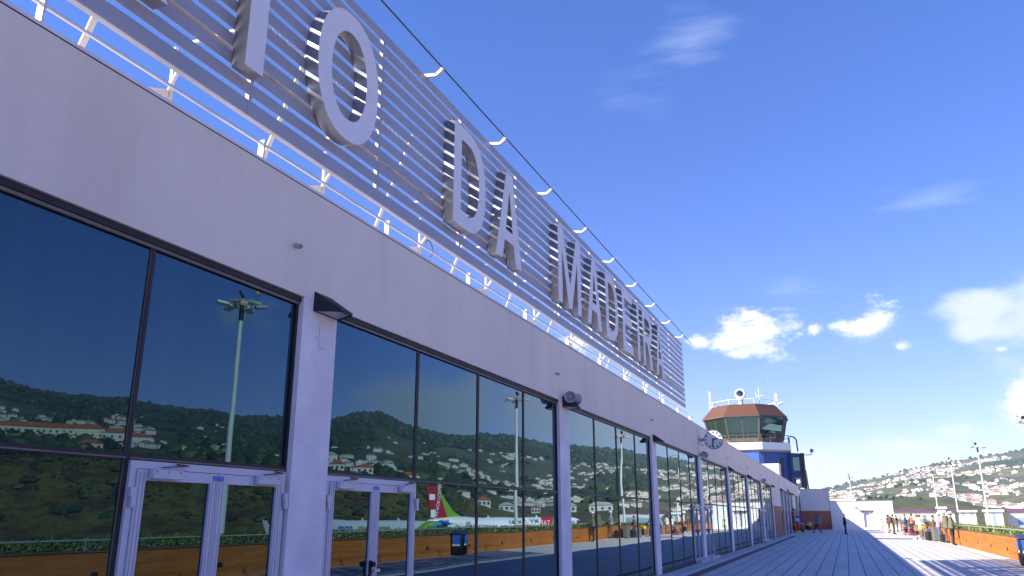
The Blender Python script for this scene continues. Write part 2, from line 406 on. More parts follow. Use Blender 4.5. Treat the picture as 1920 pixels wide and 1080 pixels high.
for bi, (a, b, mul) in enumerate(BAYS):
    k = bi - 3
    xs = [a] + mul + [b]; f = MB()
    f.box(a, b, YG - .05, YG + .06, ZF - .055, ZF - .003)           # head
    f.box(a, b, YG - .035, YG - .012, ZF - .085, ZF - .058, 1)
    f.box(a + .001, a + .035, YG - .02, YG + .06, .09, ZF - .06); f.box(b - .035, b - .001, YG - .02, YG + .06, .09, ZF - .06)
    for x in mul: f.box(x - .02, x + .02, YG - .018, YG + .06, .09, ZF - .06).box(x - .026, x - .0215, YG - .014, YG + .05, .09, ZF - .06, 1)
    for i in range(len(xs) - 1):
        x0, x1 = xs[i] + (.035 if i == 0 else .02), xs[i + 1] - (.035 if i == len(xs) - 2 else .02)
        isdoor = (k, i) in DOORS and len(mul) == 3
        f.box(x0, x1, YG - .02, YG + .06, TR, TR + .05); f.box(x0, x1, YG - .026, YG - .021, TR + .01, TR + .022, 1)
        pane(x0, x1, TR + .05, ZF - .06)
        if isdoor: doorspans.append((x0, x1))
        else:
            f.box(x0, x1, YG - .04, YG + .06, .04, .10); pane(x0, x1, .10, TR)
    f.build('window_frame', ['bronze_frame', 'bronze_light'], term)
for (a, b) in doorspans:
    d = MB(); y0, y1 = YG - .045, YG + .05; zt = TR - .002; mid = (a + b) / 2
    d.box(a, a + .06, y0, y1, 0, zt); d.box(b - .06, b, y0, y1, 0, zt); d.box(a + .06, b - .06, y0, y1, zt - .06, zt)
    D = d.build('double_door', 'white_aluminium', term)
    for s_, (p, q) in enumerate(((a + .065, mid - .004), (mid + .004, b - .065))):
        l = MB(); y0, y1 = YG - .06, YG + .0; z0, z1 = .03, zt - .066
        l.box(p, p + .085, y0, y1, z0, z1); l.box(q - .085, q, y0, y1, z0, z1)
        l.box(p + .085, q - .085, y0, y1, z1 - .085, z1); l.box(p + .085, q - .085, y0, y1, z0, z0 + .12)
        for xx in (p + .02, p + .06, q - .024, q - .064): l.box(xx, xx + .004, y0 - .003, y0, z0, z1 - .02, 1)
        l.build('door_leaf', ['white_aluminium', 'grey_paint'], D)
        MB().box(p + .085, q - .085, YG - .036, YG - .02, z0 + .12, z1 - .085).build('glass', 'door_glass', D)
        # overhead closer with its arm
        xs_ = p + .10 if s_ == 0 else q - .42
        c = MB(); c.rbox((xs_ + .16, y0 - .036, z1 - .035), (.32, .055, .075), .006)
        for t in (.03, .15, .28): c.tube((xs_ + t, y0 - .064, z1 - .015), (xs_ + t, y0 - .067, z1 - .015), .006, 6, 1)
        c.bar((xs_ + .10, y0 - .04, z1 + .02), (xs_ + .42, y0 - .01, z1 + .05), .018, .008, 2)
        c.bar((xs_ + .42, y0 - .012, z1 + .05), (xs_ + .30, y0 + .005, z1 + .058), .018, .008, 2)
        c.build('door_closer', ['white_aluminium', 'black_metal', 'bronze_frame'], D)
    h = MB().box(mid - .09, mid - .055, YG - .085, YG - .06, .98, 1.16, 1).tube((mid - .072, YG - .13, 1.12), (mid - .072, YG - .085, 1.12), .03, 10, 1).bar((mid - .072, YG - .12, 1.05), (mid + .05, YG - .12, 1.05), .025, .03, 0)
    h.build('handle', ['steel_tube', 'black_metal'], D)
    for x in (a + .02, b - .02):
        for z in (.35, 1.80): MB().box(x - .03, x + .03, YG - .09, YG - .062, z, z + .07).box(x - .012, x + .03, YG - .09, YG - .062, z - .002, z + .0).box(x - .012, x + .03, YG - .088, YG - .062, z - .08, z).build('hinge', 'white_aluminium', D)
    MB().box(mid - .06, mid + .06, YG - .065, YG - .061, zt - .125, zt - .085).build('sticker', 'blue_label', D)
    MB().box(a - .12, b + .12, YG - .28, YG - .05, .037, .12).build('doorstep', 'light_kerb', D)
for x, z in ((6.45, 4.42), (14.9, 4.42), (23.56, 4.42), (32.9, 4.42), (40.51, 4.40), (49., 4.4), (57.6, 4.35), (73.03, 4.3)):
    m = MB().lathe([(.028, 0), (.028, .09), (.02, .09), (.02, .03)], 10, 0, Matrix.Translation((x, YW + .01, z)) @ Matrix.Rotation(PI / 2 + .25, 4, 'X'))
    m.build('drain_spout', 'horn_grey', term)
# hairline cracks under the first lamp
ck = MB()
def crack(pts):
    for (p, q) in zip(pts, pts[1:]): ck.bar((p[0], YW - .0005, p[1]), (q[0], YW - .0005, q[1]), .0025, .0025)
crack([(6.98, 3.70), (6.97, 3.62), (6.985, 3.56), (6.97, 3.49), (6.99, 3.43), (7.03, 3.40), (7.07, 3.41), (7.13, 3.43)])

crack([(6.975, 3.50), (6.93, 3.52), (6.88, 3.51)]); crack([(6.985, 3.43), (6.98, 3.36)])
ck.build('plaster_crack', 'brown_drain', term)

# roof edge rail
rail = empty('roof_rail', (0, 0, 0), 0, 'thin white pipe rail on small flat posts along the terminal parapet', 'railing')
MB().tube((-10, YW + .05, 5.33), (31.5, YW + .05, 5.36), .017, 8).build('rail', 'white_steel', rail)
for i in range(-5, 12):
    x = 3.36 + 2.49 * i
    MB().box(x - .012, x + .012, YW + .01, YW + .08, ZP + .056, 5.375).build('post', 'white_steel', rail)

# ------------------------------------------------------------------ rooftop sign
S = 5.18
XE = 30.1
sign = empty('rooftop_sign', (0, S, ZP), 0, 'large rooftop sign of metal letters on white horizontal louvres', 'sign')
def P(m): return m       # parts below use world coordinates relative to the sign's base
sign_inv = Vector((0, S, ZP))
def sb(mb, name, mats, parent=None):
    mb.v = [(p[0], p[1] - S, p[2] - ZP) for p in mb.v]
    return mb.build(name, mats, parent or sign)
PAN = 2.45; nP = 16
for i in range(nP):
    x1 = XE - i * PAN; x0 = x1 - PAN + .004; m = MB()
    for j in range(13):
        z0 = 5.585 + j * .1935; z1 = z0 + .141
        e = .03 if i == 0 else 0
        prof = [(S + .004, z0), (S + .014, z0 + .003), (S + .014, z1 - .003), (S + .004, z1), (S, z1 - .008), (S, z0 + .008)]
        if j == 0: prof = [(S + .006, z0 - .03), (S + .07, z0 - .03), (S + .07, z0), (S + .02, z1 - .003), (S + .004, z1), (S, z1 - .008), (S, z0 - .018)]
        m.prism(prof, lambda u, v, d: (d, u, v), x0, x1 - e)
        if i == 0: m.tube((x1 - .03, S + .025, z0 + .055), (x1 - .03, S + .025, z1 - .055), .02, 6).box(x1 - .03, x1 - .005, S + .004, S + .048, z0 + .02, z1 - .02)
    sb(m, 'louvre_panel', ['louvre_paint'])
    # uprights at the panel joint, rear post, braces and foot
    f = MB(); xj = x0 + .05
    f.box(xj - .025, xj + .025, S + .022, S + .07, 5.56, 8.03)
    xr = xj - .72
    f.box(xr - .02, xr + .02, S + .32, S + .35, ZP - .28, 6.0)
    f.bar((xr - .02, S + .34, 5.50), (xr - .30, S + .55, 5.44), .03, .07)
    f.bar((xr - .02, S + .34, 5.52), (xr - .12, S + .10, 5.72), .03, .03)
    f.bar((xj - 1.45, S + 1.0, ZP - .28), (xj - 1.45, S + .10, 7.0), .06, .02)
    f.bar((xj - .05, S + .10, 6.6), (xj - .05, S + 1.0, 6.6), .03, .03)
    sb(f, 'support_frame', ['strut_steel'])
    # hooked arm carrying the cable
    xb = x0 + 1.22
    a = MB().bar((xb, S + .1, 8.07), (xb, S - .17, 8.03), .045, .05).bar((xb, S - .165, 8.03), (xb, S - .27, 8.10), .045, .05).tube((xb - .03, S - .27, 8.11), (xb + .03, S - .27, 8.11), .025, 6)
    sb(a, 'bracket_arm', ['white_steel'])
t = MB().box(XE - nP * PAN, XE - .05, S + .055, S + .08, 6.145, 6.20, 1); sb(t, 'crossbar', ['galvanised_bounce_tint', 'bronze_light'])
t = MB().box(XE - nP * PAN, XE - .05, S + .055, S + .10, 6.705, 6.715)
t.box(XE - nP * PAN, XE - .05, S + .095, S + .10, 6.715, 6.79)
for i in range(260): t.tube((XE - .2 - i * .12, S + .03, 6.745), (XE - .2 - i * .12, S + .094, 6.745), .008, 5)
sb(t, 'perforated_rail', ['galvanised_bounce_tint'])
t = MB().tube((XE - nP * PAN, S - .27, 8.125), (XE + .55, S - .27, 8.145), .013, 6); sb(t, 'cable', ['wire_dark'])
lp = MB(); pts = [(10.15 + .13 * math.cos(a), S + .35, 5.62 + .13 * math.sin(a)) for a in [i * .45 - 1.2 for i in range(11)]]
lp.path(pts, .010, 6); sb(lp, 'loose_cable_loop', ['wire_dark'])

def ell(cx, cz, rx, rz, n=40, a0=0, a1=360, p=2.0):
    out = []
    for i in range(n + (0 if a1 - a0 == 360 else 1)):
        a = R(a0 + (a1 - a0) * i / n); c, s_ = math.cos(a), math.sin(a)
        out.append((cx + rx * math.copysign(abs(c) ** (2 / p), c), cz + rz * math.copysign(abs(s_) ** (2 / p), s_)))
    return out
def letter_loops(ch, w, h, t):
    """outline loops in a w x h box; stroke t"""
    if ch == 'O': return [ell(w / 2, h / 2, w / 2, h / 2, 44, p=2.25), ell(w / 2, h / 2, w / 2 - t, h / 2 - t * .98, 44, p=2.15)]
    if ch == 'I': return [[(0, 0), (w, 0), (w, h), (0, h)]]
    if ch == 'T': return [[(w / 2 - t / 2, 0), (w / 2 + t / 2, 0), (w / 2 + t / 2, h - t * .85), (w, h - t * .85), (w, h), (0, h), (0, h - t * .85), (w / 2 - t / 2, h - t * .85)]]
    if ch == 'E': return [[(0, 0), (w, 0), (w, t * .85), (t, t * .85), (t, h / 2 - t * .4), (w * .92, h / 2 - t * .4), (w * .92, h / 2 + t * .42), (t, h / 2 + t * .42), (t, h - t * .85), (w, h - t * .85), (w, h), (0, h)]]
    if ch == 'D':
        o = [(0, 0)] + ell(w * .42, h / 2, w * .58, h / 2, 26, -90, 90, 2.3) + [(0, h)]
        i = [(t, t * .85)] + ell(w * .42, h / 2, w * .58 - t, h / 2 - t * .85, 26, -90, 90, 2.2) + [(t, h - t * .85)]
        return [o, i]
    if ch == 'A':
        def xl(z): return (w / 2 - t * .55) * z / h
        k = t * 1.06; zb, zt = h * .22, h * .22 + t * .75
        apex = h * .80
        o = [(0, 0), (k, 0), (k + xl(zb) * 1.0, zb), (w - k - xl(zb), zb), (w - k, 0), (w, 0), (w / 2 + t * .55, h), (w / 2 - t * .55, h)]
        i = [(k + xl(zt), zt), (w - k - xl(zt), zt), (w / 2, apex)]
        return [o, i]
    if ch == 'M':
        return [[(0, 0), (t, 0), (t, h * .70), (w / 2 - t * .42, 0), (w / 2 + t * .42, 0), (w - t, h * .70), (w - t, 0), (w, 0), (w, h), (w - t * 1.25, h), (w / 2, h * .30), (t * 1.25, h), (0, h)]]
    zc = h * .72; rz = h * .28
    if ch == 'P':
        o = [(0, 0), (t, 0), (t, h * .44)] + ell(w * .5, zc, w * .5, rz, 20, -90, 90, 2.3) + [(0, h)]
        i = [(t, h * .44 + t * .8)] + ell(w * .5, zc, w * .5 - t, rz - t * .82, 18, -90, 90, 2.2) + [(t, h - t * .82)]
        return [o, i]
    if ch == 'R':
        o = [(0, 0), (t, 0), (t, h * .42), (w * .44, h * .42), (w - t * 1.12, 0), (w, 0), (w * .70, h * .45)] + ell(w * .5, zc, w * .5, rz, 20, -62, 90, 2.3) + [(0, h)]
        i = [(t, h * .44 + t * .8)] + ell(w * .5, zc, w * .5 - t, rz - t * .82, 18, -90, 90, 2.2) + [(t, h - t * .82)]
        return [o, i]
def make_letter(ch, x0, w, z0=5.925, h=1.685, t=.265):
    cu = bpy.data.curves.new('l', 'CURVE'); cu.dimensions = '2D'; cu.fill_mode = 'BOTH'; cu.extrude = .085
    for loop in letter_loops(ch, w, h, t):
        sp = cu.splines.new('POLY'); sp.points.add(len(loop) - 1); sp.use_cyclic_u = True
        for p, q in zip(sp.points, loop): p.co = (q[0], q[1], 0, 1)
    o = bpy.data.objects.new('l', cu); COL.objects.link(o)
    me = bpy.data.meshes.new_from_object(o.evaluated_get(bpy.context.evaluated_depsgraph_get()))
    bpy.data.objects.remove(o); bpy.data.curves.remove(cu)
    # curve xy -> world xz, front towards -Y
    M = Matrix(((1, 0, 0, x0), (0, 0, -1, -.085 - .012), (0, 1, 0, z0 - ZP), (0, 0, 0, 1)))
    # keep handedness: z of the curve runs to -Y
    me.transform(M)
    me.materials.clear(); me.materials.append(MATS['letter_face']); me.materials.append(MATS['brushed_steel'])
    for p in me.polygons: p.material_index = 0 if p.normal.y < -.7 else 1
    ob = bpy.data.objects.new('letter', me); COL.objects.link(ob); ob.parent = sign
    return ob
LET = [('A', -9.05, 1.2), ('E', -7.35, 1.1), ('R', -5.6, 1.25), ('O', -4.0, 1.26), ('P', -2.2, 1.15), ('O', -.55, 1.26), ('R', 3.10, 1.22)]
LET = [('A', -5.4, 1.2), ('E', -3.9, 1.1), ('R', -2.5, 1.2), ('O', -1.0, 1.2), ('P', .6, 1.1), ('O', 1.75, 1.2), ('R', 3.10, 1.22),
       ('T', 4.74, 1.4), ('O', 6.43, 1.27), ('D', 9.90, 1.19), ('A', 11.54, 1.18), ('M', 14.80, 1.58), ('A', 16.85, 1.19),
       ('D', 18.46, 1.19), ('E', 20.12, 1.12), ('I', 21.80, .265), ('R', 22.50, 1.25), ('A', 24.25, 1.19)]
for ch, x, w in LET: make_letter(ch, x, w)

# ------------------------------------------------------------------ wall lamps, horn speakers, clock
def wall_lamp():
    r = empty('wall_lamp')
    m = MB(); w = .245; h = .225; d = .27
    # wedge: wide at the wall, sloping faces meeting at a short front ridge
    vs = [(-w, 0, 0), (w, 0, 0), (w, 0, .02), (-w * .98, 0, h), (w * .25, 0, h), (-w * .45, -d, .0), (w * .45, -d, .0), (-w * .45, -d, .03), (w * .45, -d, .03)]
    m.add(vs, [(3, 4, 2, 1, 0), (0, 5, 7, 3), (3, 7, 8, 4), (4, 8, 6, 1, 2), (5, 6, 8, 7)])
    m.add([(-w, 0, 0), (w, 0, 0), (w * .45, -d, 0), (-w * .45, -d, 0), (-w * .86, -.02, .004), (w * .82, -.02, .004), (w * .36, -d + .03, .004), (-w * .36, -d + .03, .004)],
          [(0, 4, 7, 3), (0, 1, 5, 4), (1, 2, 6, 5), (2, 3, 7, 6)])
    m.build('housing', 'black_metal', r)
    MB().add([(-w * .86, -.02, .006), (w * .82, -.02, .006), (w * .36, -d + .03, .006), (-w * .36, -d + .03, .006)], [(0, 1, 2, 3)]).build('lens', 'lamp_glass', r)
    return r
lamp0 = wall_lamp()
lampdef = [(7.08, 'on the nearest wide column, above a crack in the plaster'), (15.52, 'under the nearest pair of horn speakers'),
           (23.95, 'on the column between the nearest horn speakers and the first clock'), (40.9, 'on the first column beyond the first clock'),
           (49.2, 'on the second column beyond the first clock'), (66.1, 'at the near edge of the first red-based wall panel'),
           (75.2, 'at the far edge of the first red-based wall panel'), (87.2, 'on the third far column beyond the red-based wall panel'),
           (91.9, 'above the near edge of the second red-based wall panel'), (-1.5, 'on the column behind the viewpoint')]
for i, (x, t_) in enumerate(lampdef[:-1]):
    o = lamp0 if i == 0 else copy_tree(lamp0)
    o.location = (x, YW - .001, 3.79); tag(o, 'black wedge wall lamp ' + t_, 'wall lamp', 'black wedge lamps along the terminal wall')
def horn_pair():
    r = empty('horn_speaker')
    for sgn, yaw in ((-1, 205), (1, -20)):
        Mx = Matrix.Translation((.0 + .10 * sgn, -.20, .06)) @ Matrix.Rotation(R(yaw), 4, 'Z') @ Matrix.Rotation(PI / 2, 4, 'Y') @ Matrix.Rotation(R(8), 4, 'X')
        MB().lathe([(.05, -.12), (.055, 0), (.06, .04), (.10, .12), (.155, .19), (.165, .20), (.16, .21), (.145, .195), (.09, .12), (.05, .06), (.0, .05)], 18, 0, Mx, True, False).build('horn', 'horn_grey', r)
        MB().lathe([(.0, .05), (.03, .06), (.035, .13), (.02, .16), (0, .165)], 12, 0, Mx, True, False).build('horn_throat', 'white_paint', r)
        MB().lathe([(.0, -.13), (.075, -.13), (.08, -.02), (.05, .0)], 14, 0, Mx, True, False).build('driver', 'black_metal', r)
    MB().bar((0, 0, .05), (0, -.2, .05), .04, .04).bar((-.12, -.2, .05), (.12, -.2, .05), .03, .03).box(-.05, .05, -.012, 0, -.02, .12).build('bracket', 'black_metal', r)
    return r
h0 = horn_pair()
for i, (x, t_) in enumerate([(15.42, 'over the second column, nearest of the speaker pairs'), (32.2, 'on the column just below the first clock'), (57.45, 'on the sixth column, beyond the first clock'), (82.3, 'over the far windows before the second clock')]):
    o = h0 if i == 0 else copy_tree(h0)
    o.scale = (.74, .74, .74); o.location = (x, YW, 3.93); tag(o, 'grey twin horn loudspeakers ' + t_, 'loudspeaker', 'horn loudspeakers on the terminal wall')
def clock(x, zc, yc, label, rr=.37):
    r = empty('wall_clock', (x, YW, zc), 0, label, 'clock')
    M = Matrix.Translation((0, yc - YW, 0)) @ Matrix.Rotation(-PI / 2, 4, 'Y')
    MB().lathe([(rr - .03, -.09), (rr, -.08), (rr, .08), (rr - .015, .09), (rr - .03, .082), (0, .082)], 40, 0, M, True, False).lathe([(0, -.09), (rr - .03, -.09)], 40, 0, M, False, False).build('case', 'grey_paint', r)
    MB().lathe([(0, .085), (rr - .032, .085)], 40, 0, M, False, False).build('dial', 'white_paint', r)
    hm = MB()
    for i in range(12):
        a = i * PI / 6; c, s_ = math.cos(a), math.sin(a)
        hm.bar((-.088, yc - YW - s_ * (rr - .11), c * (rr - .11)), (-.088, yc - YW - s_ * (rr - .05), c * (rr - .05)), .04, .04)
    hm.build('hour_marks', 'black_metal', r)
    a = R(78); h = MB().bar((-.094, yc - YW + math.sin(a) * .04, -math.cos(a) * .04), (-.094, yc - YW - math.sin(a) * .19, math.cos(a) * .19), .055, .03)
    a = R(188); h.bar((-.098, yc - YW + math.sin(a) * .05, -math.cos(a) * .05), (-.098, yc - YW - math.sin(a) * .29, math.cos(a) * .29), .042, .03)
    h.lathe([(.025, -.0), (.025, .02)], 10, 0, Matrix.Translation((-.085, yc - YW, 0)) @ Matrix.Rotation(-PI / 2, 4, 'Y'))
    h.build('hands', 'black_metal', r)
    MB().box(-.04, .04, yc - YW + rr - .01, 0, -.05, .07).box(-.05, .05, -.012, 0, -.16, .18).build('bracket', 'grey_paint', r)
clock(32.3, 4.55, 4.55, 'round white clock on a bracket in front of the control tower')
clock(108.6, 4.55, 4.75, 'small round clock at the far end of the terminal fascia', .5)
# lamp frame and pole above the far end
lf = empty('roof_floodlight', (109.8, 5.2, 4.88), 0, 'floodlight in a black frame beside a dark pole on the far roof end', 'floodlight')
MB().box(-.04, .04, -.75, -.67, 0, 1.5).box(-.04, .04, .6, .68, 0, 1.5).box(-.04, .04, -.67, .6, 1.42, 1.5).build('frame', 'black_metal', lf)
MB().ball((-.1, -.05, .95), .27, 0, 12, 8, (.6, 1, 1)).build('lamp_head', 'white_paint', lf)
MB().tube((0, -1.15, -.2), (0, -1.0, 2.4), .09, 8).build('pole', 'black_metal', lf)

# ------------------------------------------------------------------ far end: grey block, white wall
bk = empty('end_block', (110, 3.4, 0), 0, 'grey rendered block with dark red base closing the terminal end', 'building')
def wedge(z0, z1, e, name, mat): MB().prism([(-3.0 - e, 1.70), (.55 - e, -1.60 - e), (6, -1.60 - e), (6, 1.70)], lambda u, v, d: (u, v, d), z0, z1).build(name, mat, bk)
wedge(2.28, 4.82, 0, 'wall', 'grey_plaster'); wedge(0, 2.22, .03, 'red_base', 'red_cladding'); wedge(2.222, 2.278, .05, 'ledge', 'tan_cloth'); wedge(4.822, 4.90, .04, 'coping', 'grey_paint')
ww = empty('white_annex', (110.6, -1.8, 0), 0, 'plain white windowless annex with one grey door at the terrace end', 'building')
MB().box(0, 7, -3.62, -1.32, .0, 3.38).box(0, 7, -.20, 3.55, 0, 3.38).box(0, 7, -1.32, -.20, 2.18, 3.38).box(.35, 7, -1.32, -.20, 0, 2.18).build('wall', 'white_wall', ww)
MB().box(-.05, 7.05, -3.68, 3.55, 3.382, 3.46).build('coping', 'grey_paint', ww)
dr = MB().box(.22, .34, -1.30, -.22, .27, 2.15).build('door', 'white_aluminium', ww)
MB().box(.19, .218, -.82, -.76, 1.15, 1.35).build('handle', 'black_metal', dr)
MB().box(-.06, .20, -1.4, -.12, 2.182, 2.30).build('door_lintel', 'brown_cloth', ww)
MB().box(-.30, 0, -3.7, .4, 0, .26).build('step', 'white_wall', ww)
MB().bar((0, 1.0, 2.95), (-.4, .75, 2.75), .09, .12).rbox((-.5, .55, 2.65), (.2, .5, .22), .03).build('wall_light', 'grey_paint', ww)

# ------------------------------------------------------------------ planter wall, hedge
pl = empty('planter_wall', (0, -5.9, 0), 0, 'long orange boarded planter wall along the terrace edge', 'planter')
MB().box(-28, 108, -.16, 0, 0, .86).build('wall', 'terracotta_boards', pl)
MB().box(-28, 108, -.20, .03, .862, .90).build('coping', 'brown_cloth', pl)
MB().box(-28, 108, -1.3, -.20, .2, .80).build('soil', 'soil', pl)
MB().box(-28, 108, -1.45, -1.3, 0, .88).build('back_wall', 'terracotta_boards', pl)
for i in range(27):
    x = -6 + 4.05 * i
    MB().box(x - .10, x + .10, -.001, .012, .30, .42).build('vent', 'black_metal', pl)
pr = empty('planter_rail', (0, -6.02, .9), 0, 'slim grey handrail on short posts above the planter hedge', 'railing')
MB().tube((-28, 0, .22), (108, 0, .22), .022, 8).build('rail', 'grey_paint', pr)
for i in range(34):
    x = -26 + 4 * i; MB().box(x - .02, x + .02, -.02, .02, .0, .21).build('post', 'grey_paint', pr)
def leaves(name, n, fpos, size, mat, long=1.8):
    m = MB(); rr = random.Random(5)
    for _ in range(n):
        c = Vector(fpos(rr)); s_ = size * rr.uniform(.6, 1.5)
        d = Vector((rr.gauss(0, .7), rr.gauss(0, .7), rr.uniform(-.1, 1.1))).normalized(); u = d.cross(Vector((rr.gauss(0, 1), rr.gauss(0, 1), .2))).normalized()
        a = c; b = c + d * s_ * long
        mid = (a + b) / 2 + Vector((0, 0, s_ * .15))
        m.add([a, mid + u * s_ * .35, b, mid - u * s_ * .35], [(0, 1, 2, 3)])
    return m
def hp(rr):
    x = 6 + 100 * rr.random() ** 1.25
    hgt = .20 + .12 * noise.noise(Vector((x * .5, 0, 0))) + .06 * noise.noise(Vector((x * 2.3, 3, 0)))
    y = rr.uniform(-7.15, -6.0); k = 1 - abs((y + 6.6) / .7) ** 3
    return (x, y, .80 + rr.random() ** .6 * max(.06, hgt * k + .10) + (.08 if y > -6.15 else 0))
hedge = leaves('hedge', 30000, hp, .058, 'hedge_leaf').build('hedge', 'hedge_leaf'); tag(hedge, 'low green hedge spilling over the orange planter wall', 'hedge', kind='stuff')
def agave(x, y, z, s_, label):
    m = MB(); rr = random.Random(int(x * 10))
    for i in range(34):
        a = i * 2.4; el = R(15 + 65 * (i / 34)); L = s_ * rr.uniform(.75, 1.05); u = Vector((-math.sin(a), math.cos(a), 0)) * .035 * s_
        d = Vector((math.cos(a) * math.cos(el), math.sin(a) * math.cos(el), math.sin(el))); mid = d * L * .45 + Vector((0, 0, .03)); tip = d * L - Vector((0, 0, .06 * math.cos(el)))
        m.add([u, -u, mid - u * .9, mid + u * .9], [(0, 1, 2, 3)]); m.add([mid + u * .9, mid - u * .9, tip], [(0, 1, 2)])
    o = m.build('agave', 'agave_leaf', None, (x, y, z)); tag(o, label, 'plant')
agave(13.6, -6.6, .82, .62, 'spiky agave standing in the planter opposite the near glass doors')
agave(25.5, -6.7, .84, .40, 'small spiky agave in the planter beside the parked aircraft view')
agave(27.5, -6.7, .84, .34, 'smallest spiky agave in the planter before the black bin')

# ------------------------------------------------------------------ litter bins
def big_bin(x, y, rz, label):
    r = empty('waste_container', (x, y, 0), rz, label, 'bin')
    MB().rbox((0, 0, .46), (.70, .44, .84), .03).box(-.3, .3, -.2, .2, 0, .04).build('body', 'black_metal', r)
    m = MB(); prof = ell(0, .90, .40, .14, 12, 0, 180)
    m.prism(prof, lambda u, v, d: (u, d, v), -.23, .23); m.build('lid', 'navy_cloth', r)
    MB().box(-.356, -.351, -.18, .18, .50, .86).build('label_panel', 'blue_label', r)
    MB().box(-.356, -.351, -.18, .18, .42, .49).build('label_strip', 'white_paint', r)
    MB().box(.00, .30, .222, .228, .52, .86).build('label_panel', 'blue_label', r)
    MB().box(.00, .18, .222, .228, .43, .50).build('label_strip', 'white_paint', r)
    MB().ball((-.15, 0, 1.0), .06, 0, 8, 5, (1, 1.6, .5)).build('lid_knob', 'white_paint', r)
big_bin(32.9, -5.60, 0, 'black waste container with domed lid and blue panel against the planter')
def small_bin(x, y, label, capm):
    r = empty('litter_bin', (x, y, 0), 0, label, 'bin')
    MB().lathe([(.36, 0), (.38, .05), (.38, .72), (.33, .74)], 14, 0).build('body', 'bin_brown', r)
    MB().lathe([(.385, .52), (.39, .53), (.39, .78), (.385, .79)], 14, 0, None, True, False).build('band', capm, r)
    MB().lathe([(.40, .80), (.42, .83), (.30, .92), (0, .95)], 14).build('lid', 'grey_paint', r)
small_bin(91.0, 4.55, 'brown round litter bin with ochre band before the far windows', 'orange_clay')
small_bin(104.5, 4.3, 'brown round litter bin with yellow band near the red-based end block', 'yellow_paint')
ext = empty('sandwich_board', (87.0, 4.6, 0), 0, 'narrow red pavement sign with yellow foot by the far windows', 'sign')
MB().lathe([(.16, .28), (.20, .32), (.17, 1.0), (.08, 1.12)], 12).build('panel', 'red_stripe', ext)
MB().lathe([(.26, 0), (.26, .12), (.18, .26)], 12).build('foot', 'yellow_paint', ext)
MB().ball((0, 0, 1.2), .10).build('knob', 'white_paint', ext)
bd = empty('notice_board', (92.4, 4.75, 0), 0, 'bright blue and white notice board behind the ochre-banded bin', 'sign')
MB().box(-.02, .02, -.3, .3, 1.05, 1.65).build('panel', 'blue_label', bd); MB().box(-.024, -.021, -.1, .26, 1.1, 1.4).build('poster', 'white_paint', bd)
MB().tube((0, 0, 0), (0, 0, 1.05), .03, 8).build('post', 'grey_paint', bd)

# ------------------------------------------------------------------ light masts
def light_mast(H):
    r = empty('light_mast')
    MB().lathe([(.40, 0), (.40, .05), (.28, .06), (.23, 3), (.165, H - 1.4)], 14).build('pole', 'mast_steel', r)
    MB().lathe([(.175, H - 1.4), (.175, H - .2)], 12).build('sleeve', 'black_metal', r)
    m = MB(); n = 8
    for i in range(n):
        a = 2 * PI * i / n; b = 2 * PI * (i + 1) / n
        m.tube((1.0 * math.cos(a), 1.0 * math.sin(a), H - .25), (1.0 * math.cos(b), 1.0 * math.sin(b), H - .25), .04, 6)
        if i % 2 == 0: m.tube((0, 0, H - .45), (1.0 * math.cos(a), 1.0 * math.sin(a), H - .25), .04, 6)
    m.box(-.28, .28, -.22, .22, H - .25, H + .18); m.build('lamp_ring', 'galvanised_bounce_tint', r)
    for i in range(6):
        a = 2 * PI * i / 6 + .35; M = Matrix.Rotation(a, 4, 'Z') @ Matrix.Translation((1.4, 0, H - .22)) @ Matrix.Rotation(R(16 if i % 3 else -8), 4, 'Y')
        l = MB(); l.rbox((0, 0, 0), (.85, .58, .20), .03, 0, M); l.box(-.40, -.62, -.09, .09, -.07, .14, 0, M)
        l.box(-.34, .36, -.24, .24, -.112, -.104, 1, M); l.build('floodlight', ['mast_steel' if i % 2 else 'grey_paint', 'lamp_glass'], r)
    M = Matrix.Translation((-.25, .2, H + .55)) @ Matrix.Rotation(R(35), 4, 'Z') @ Matrix.Rotation(R(60), 4, 'Y')
    MB().rbox((0, 0, 0), (.55, .45, .2), .03, 0, M).build('top_floodlight', 'black_metal', r)
    MB().path([(.4, .55, H - .2), (.65, .95, H - .15), (.65, .95, H + .6)], .02, 6).build('aviation_light_arm', 'black_metal', r)
    MB().lathe([(.10, H + .6), (.12, H + .65), (.12, H + .82)], 10, 0, Matrix.Translation((.65, .95, 0))).lathe([(.12, H + .82), (.13, H + .95), (.02, H + 1.0)], 10, 1, Matrix.Translation((.65, .95, 0))).build('aviation_light', ['yellow_paint', 'black_metal'], r)
    return r
HM = 21.2
mast0 = light_mast(HM)
mastdef = [(44.6, -29.4, 'beside the near apron, tallest in the mirror glass'), (98.5, -29.4, 'second along the apron, seen in the glass'),
           (155.5, -29.4, 'only its lamp head showing at the right edge of the view'), (209.5, -29.4, 'nearest and tallest one rising behind the green hedge'),
           (261.5, -29.4, 'middle one rising behind the queue of people'), (315., -29.4, 'third one, behind the yellow bag and orange shirt')]
for i, (x, y, t_) in enumerate(mastdef):
    o = mast0 if i == 0 else copy_tree(mast0)
    o.location = (x, y, -4.3); o.rotation_euler.z = R(-14 * i + 20); tag(o, 'grey floodlight mast, ' + t_, 'light mast', 'floodlight masts along the apron')
o = copy_tree(mast0); o.location = (352, -2.8, -4.3); tag(o, 'grey floodlight mast rising behind the white annex', 'light mast', 'floodlight masts along the apron')

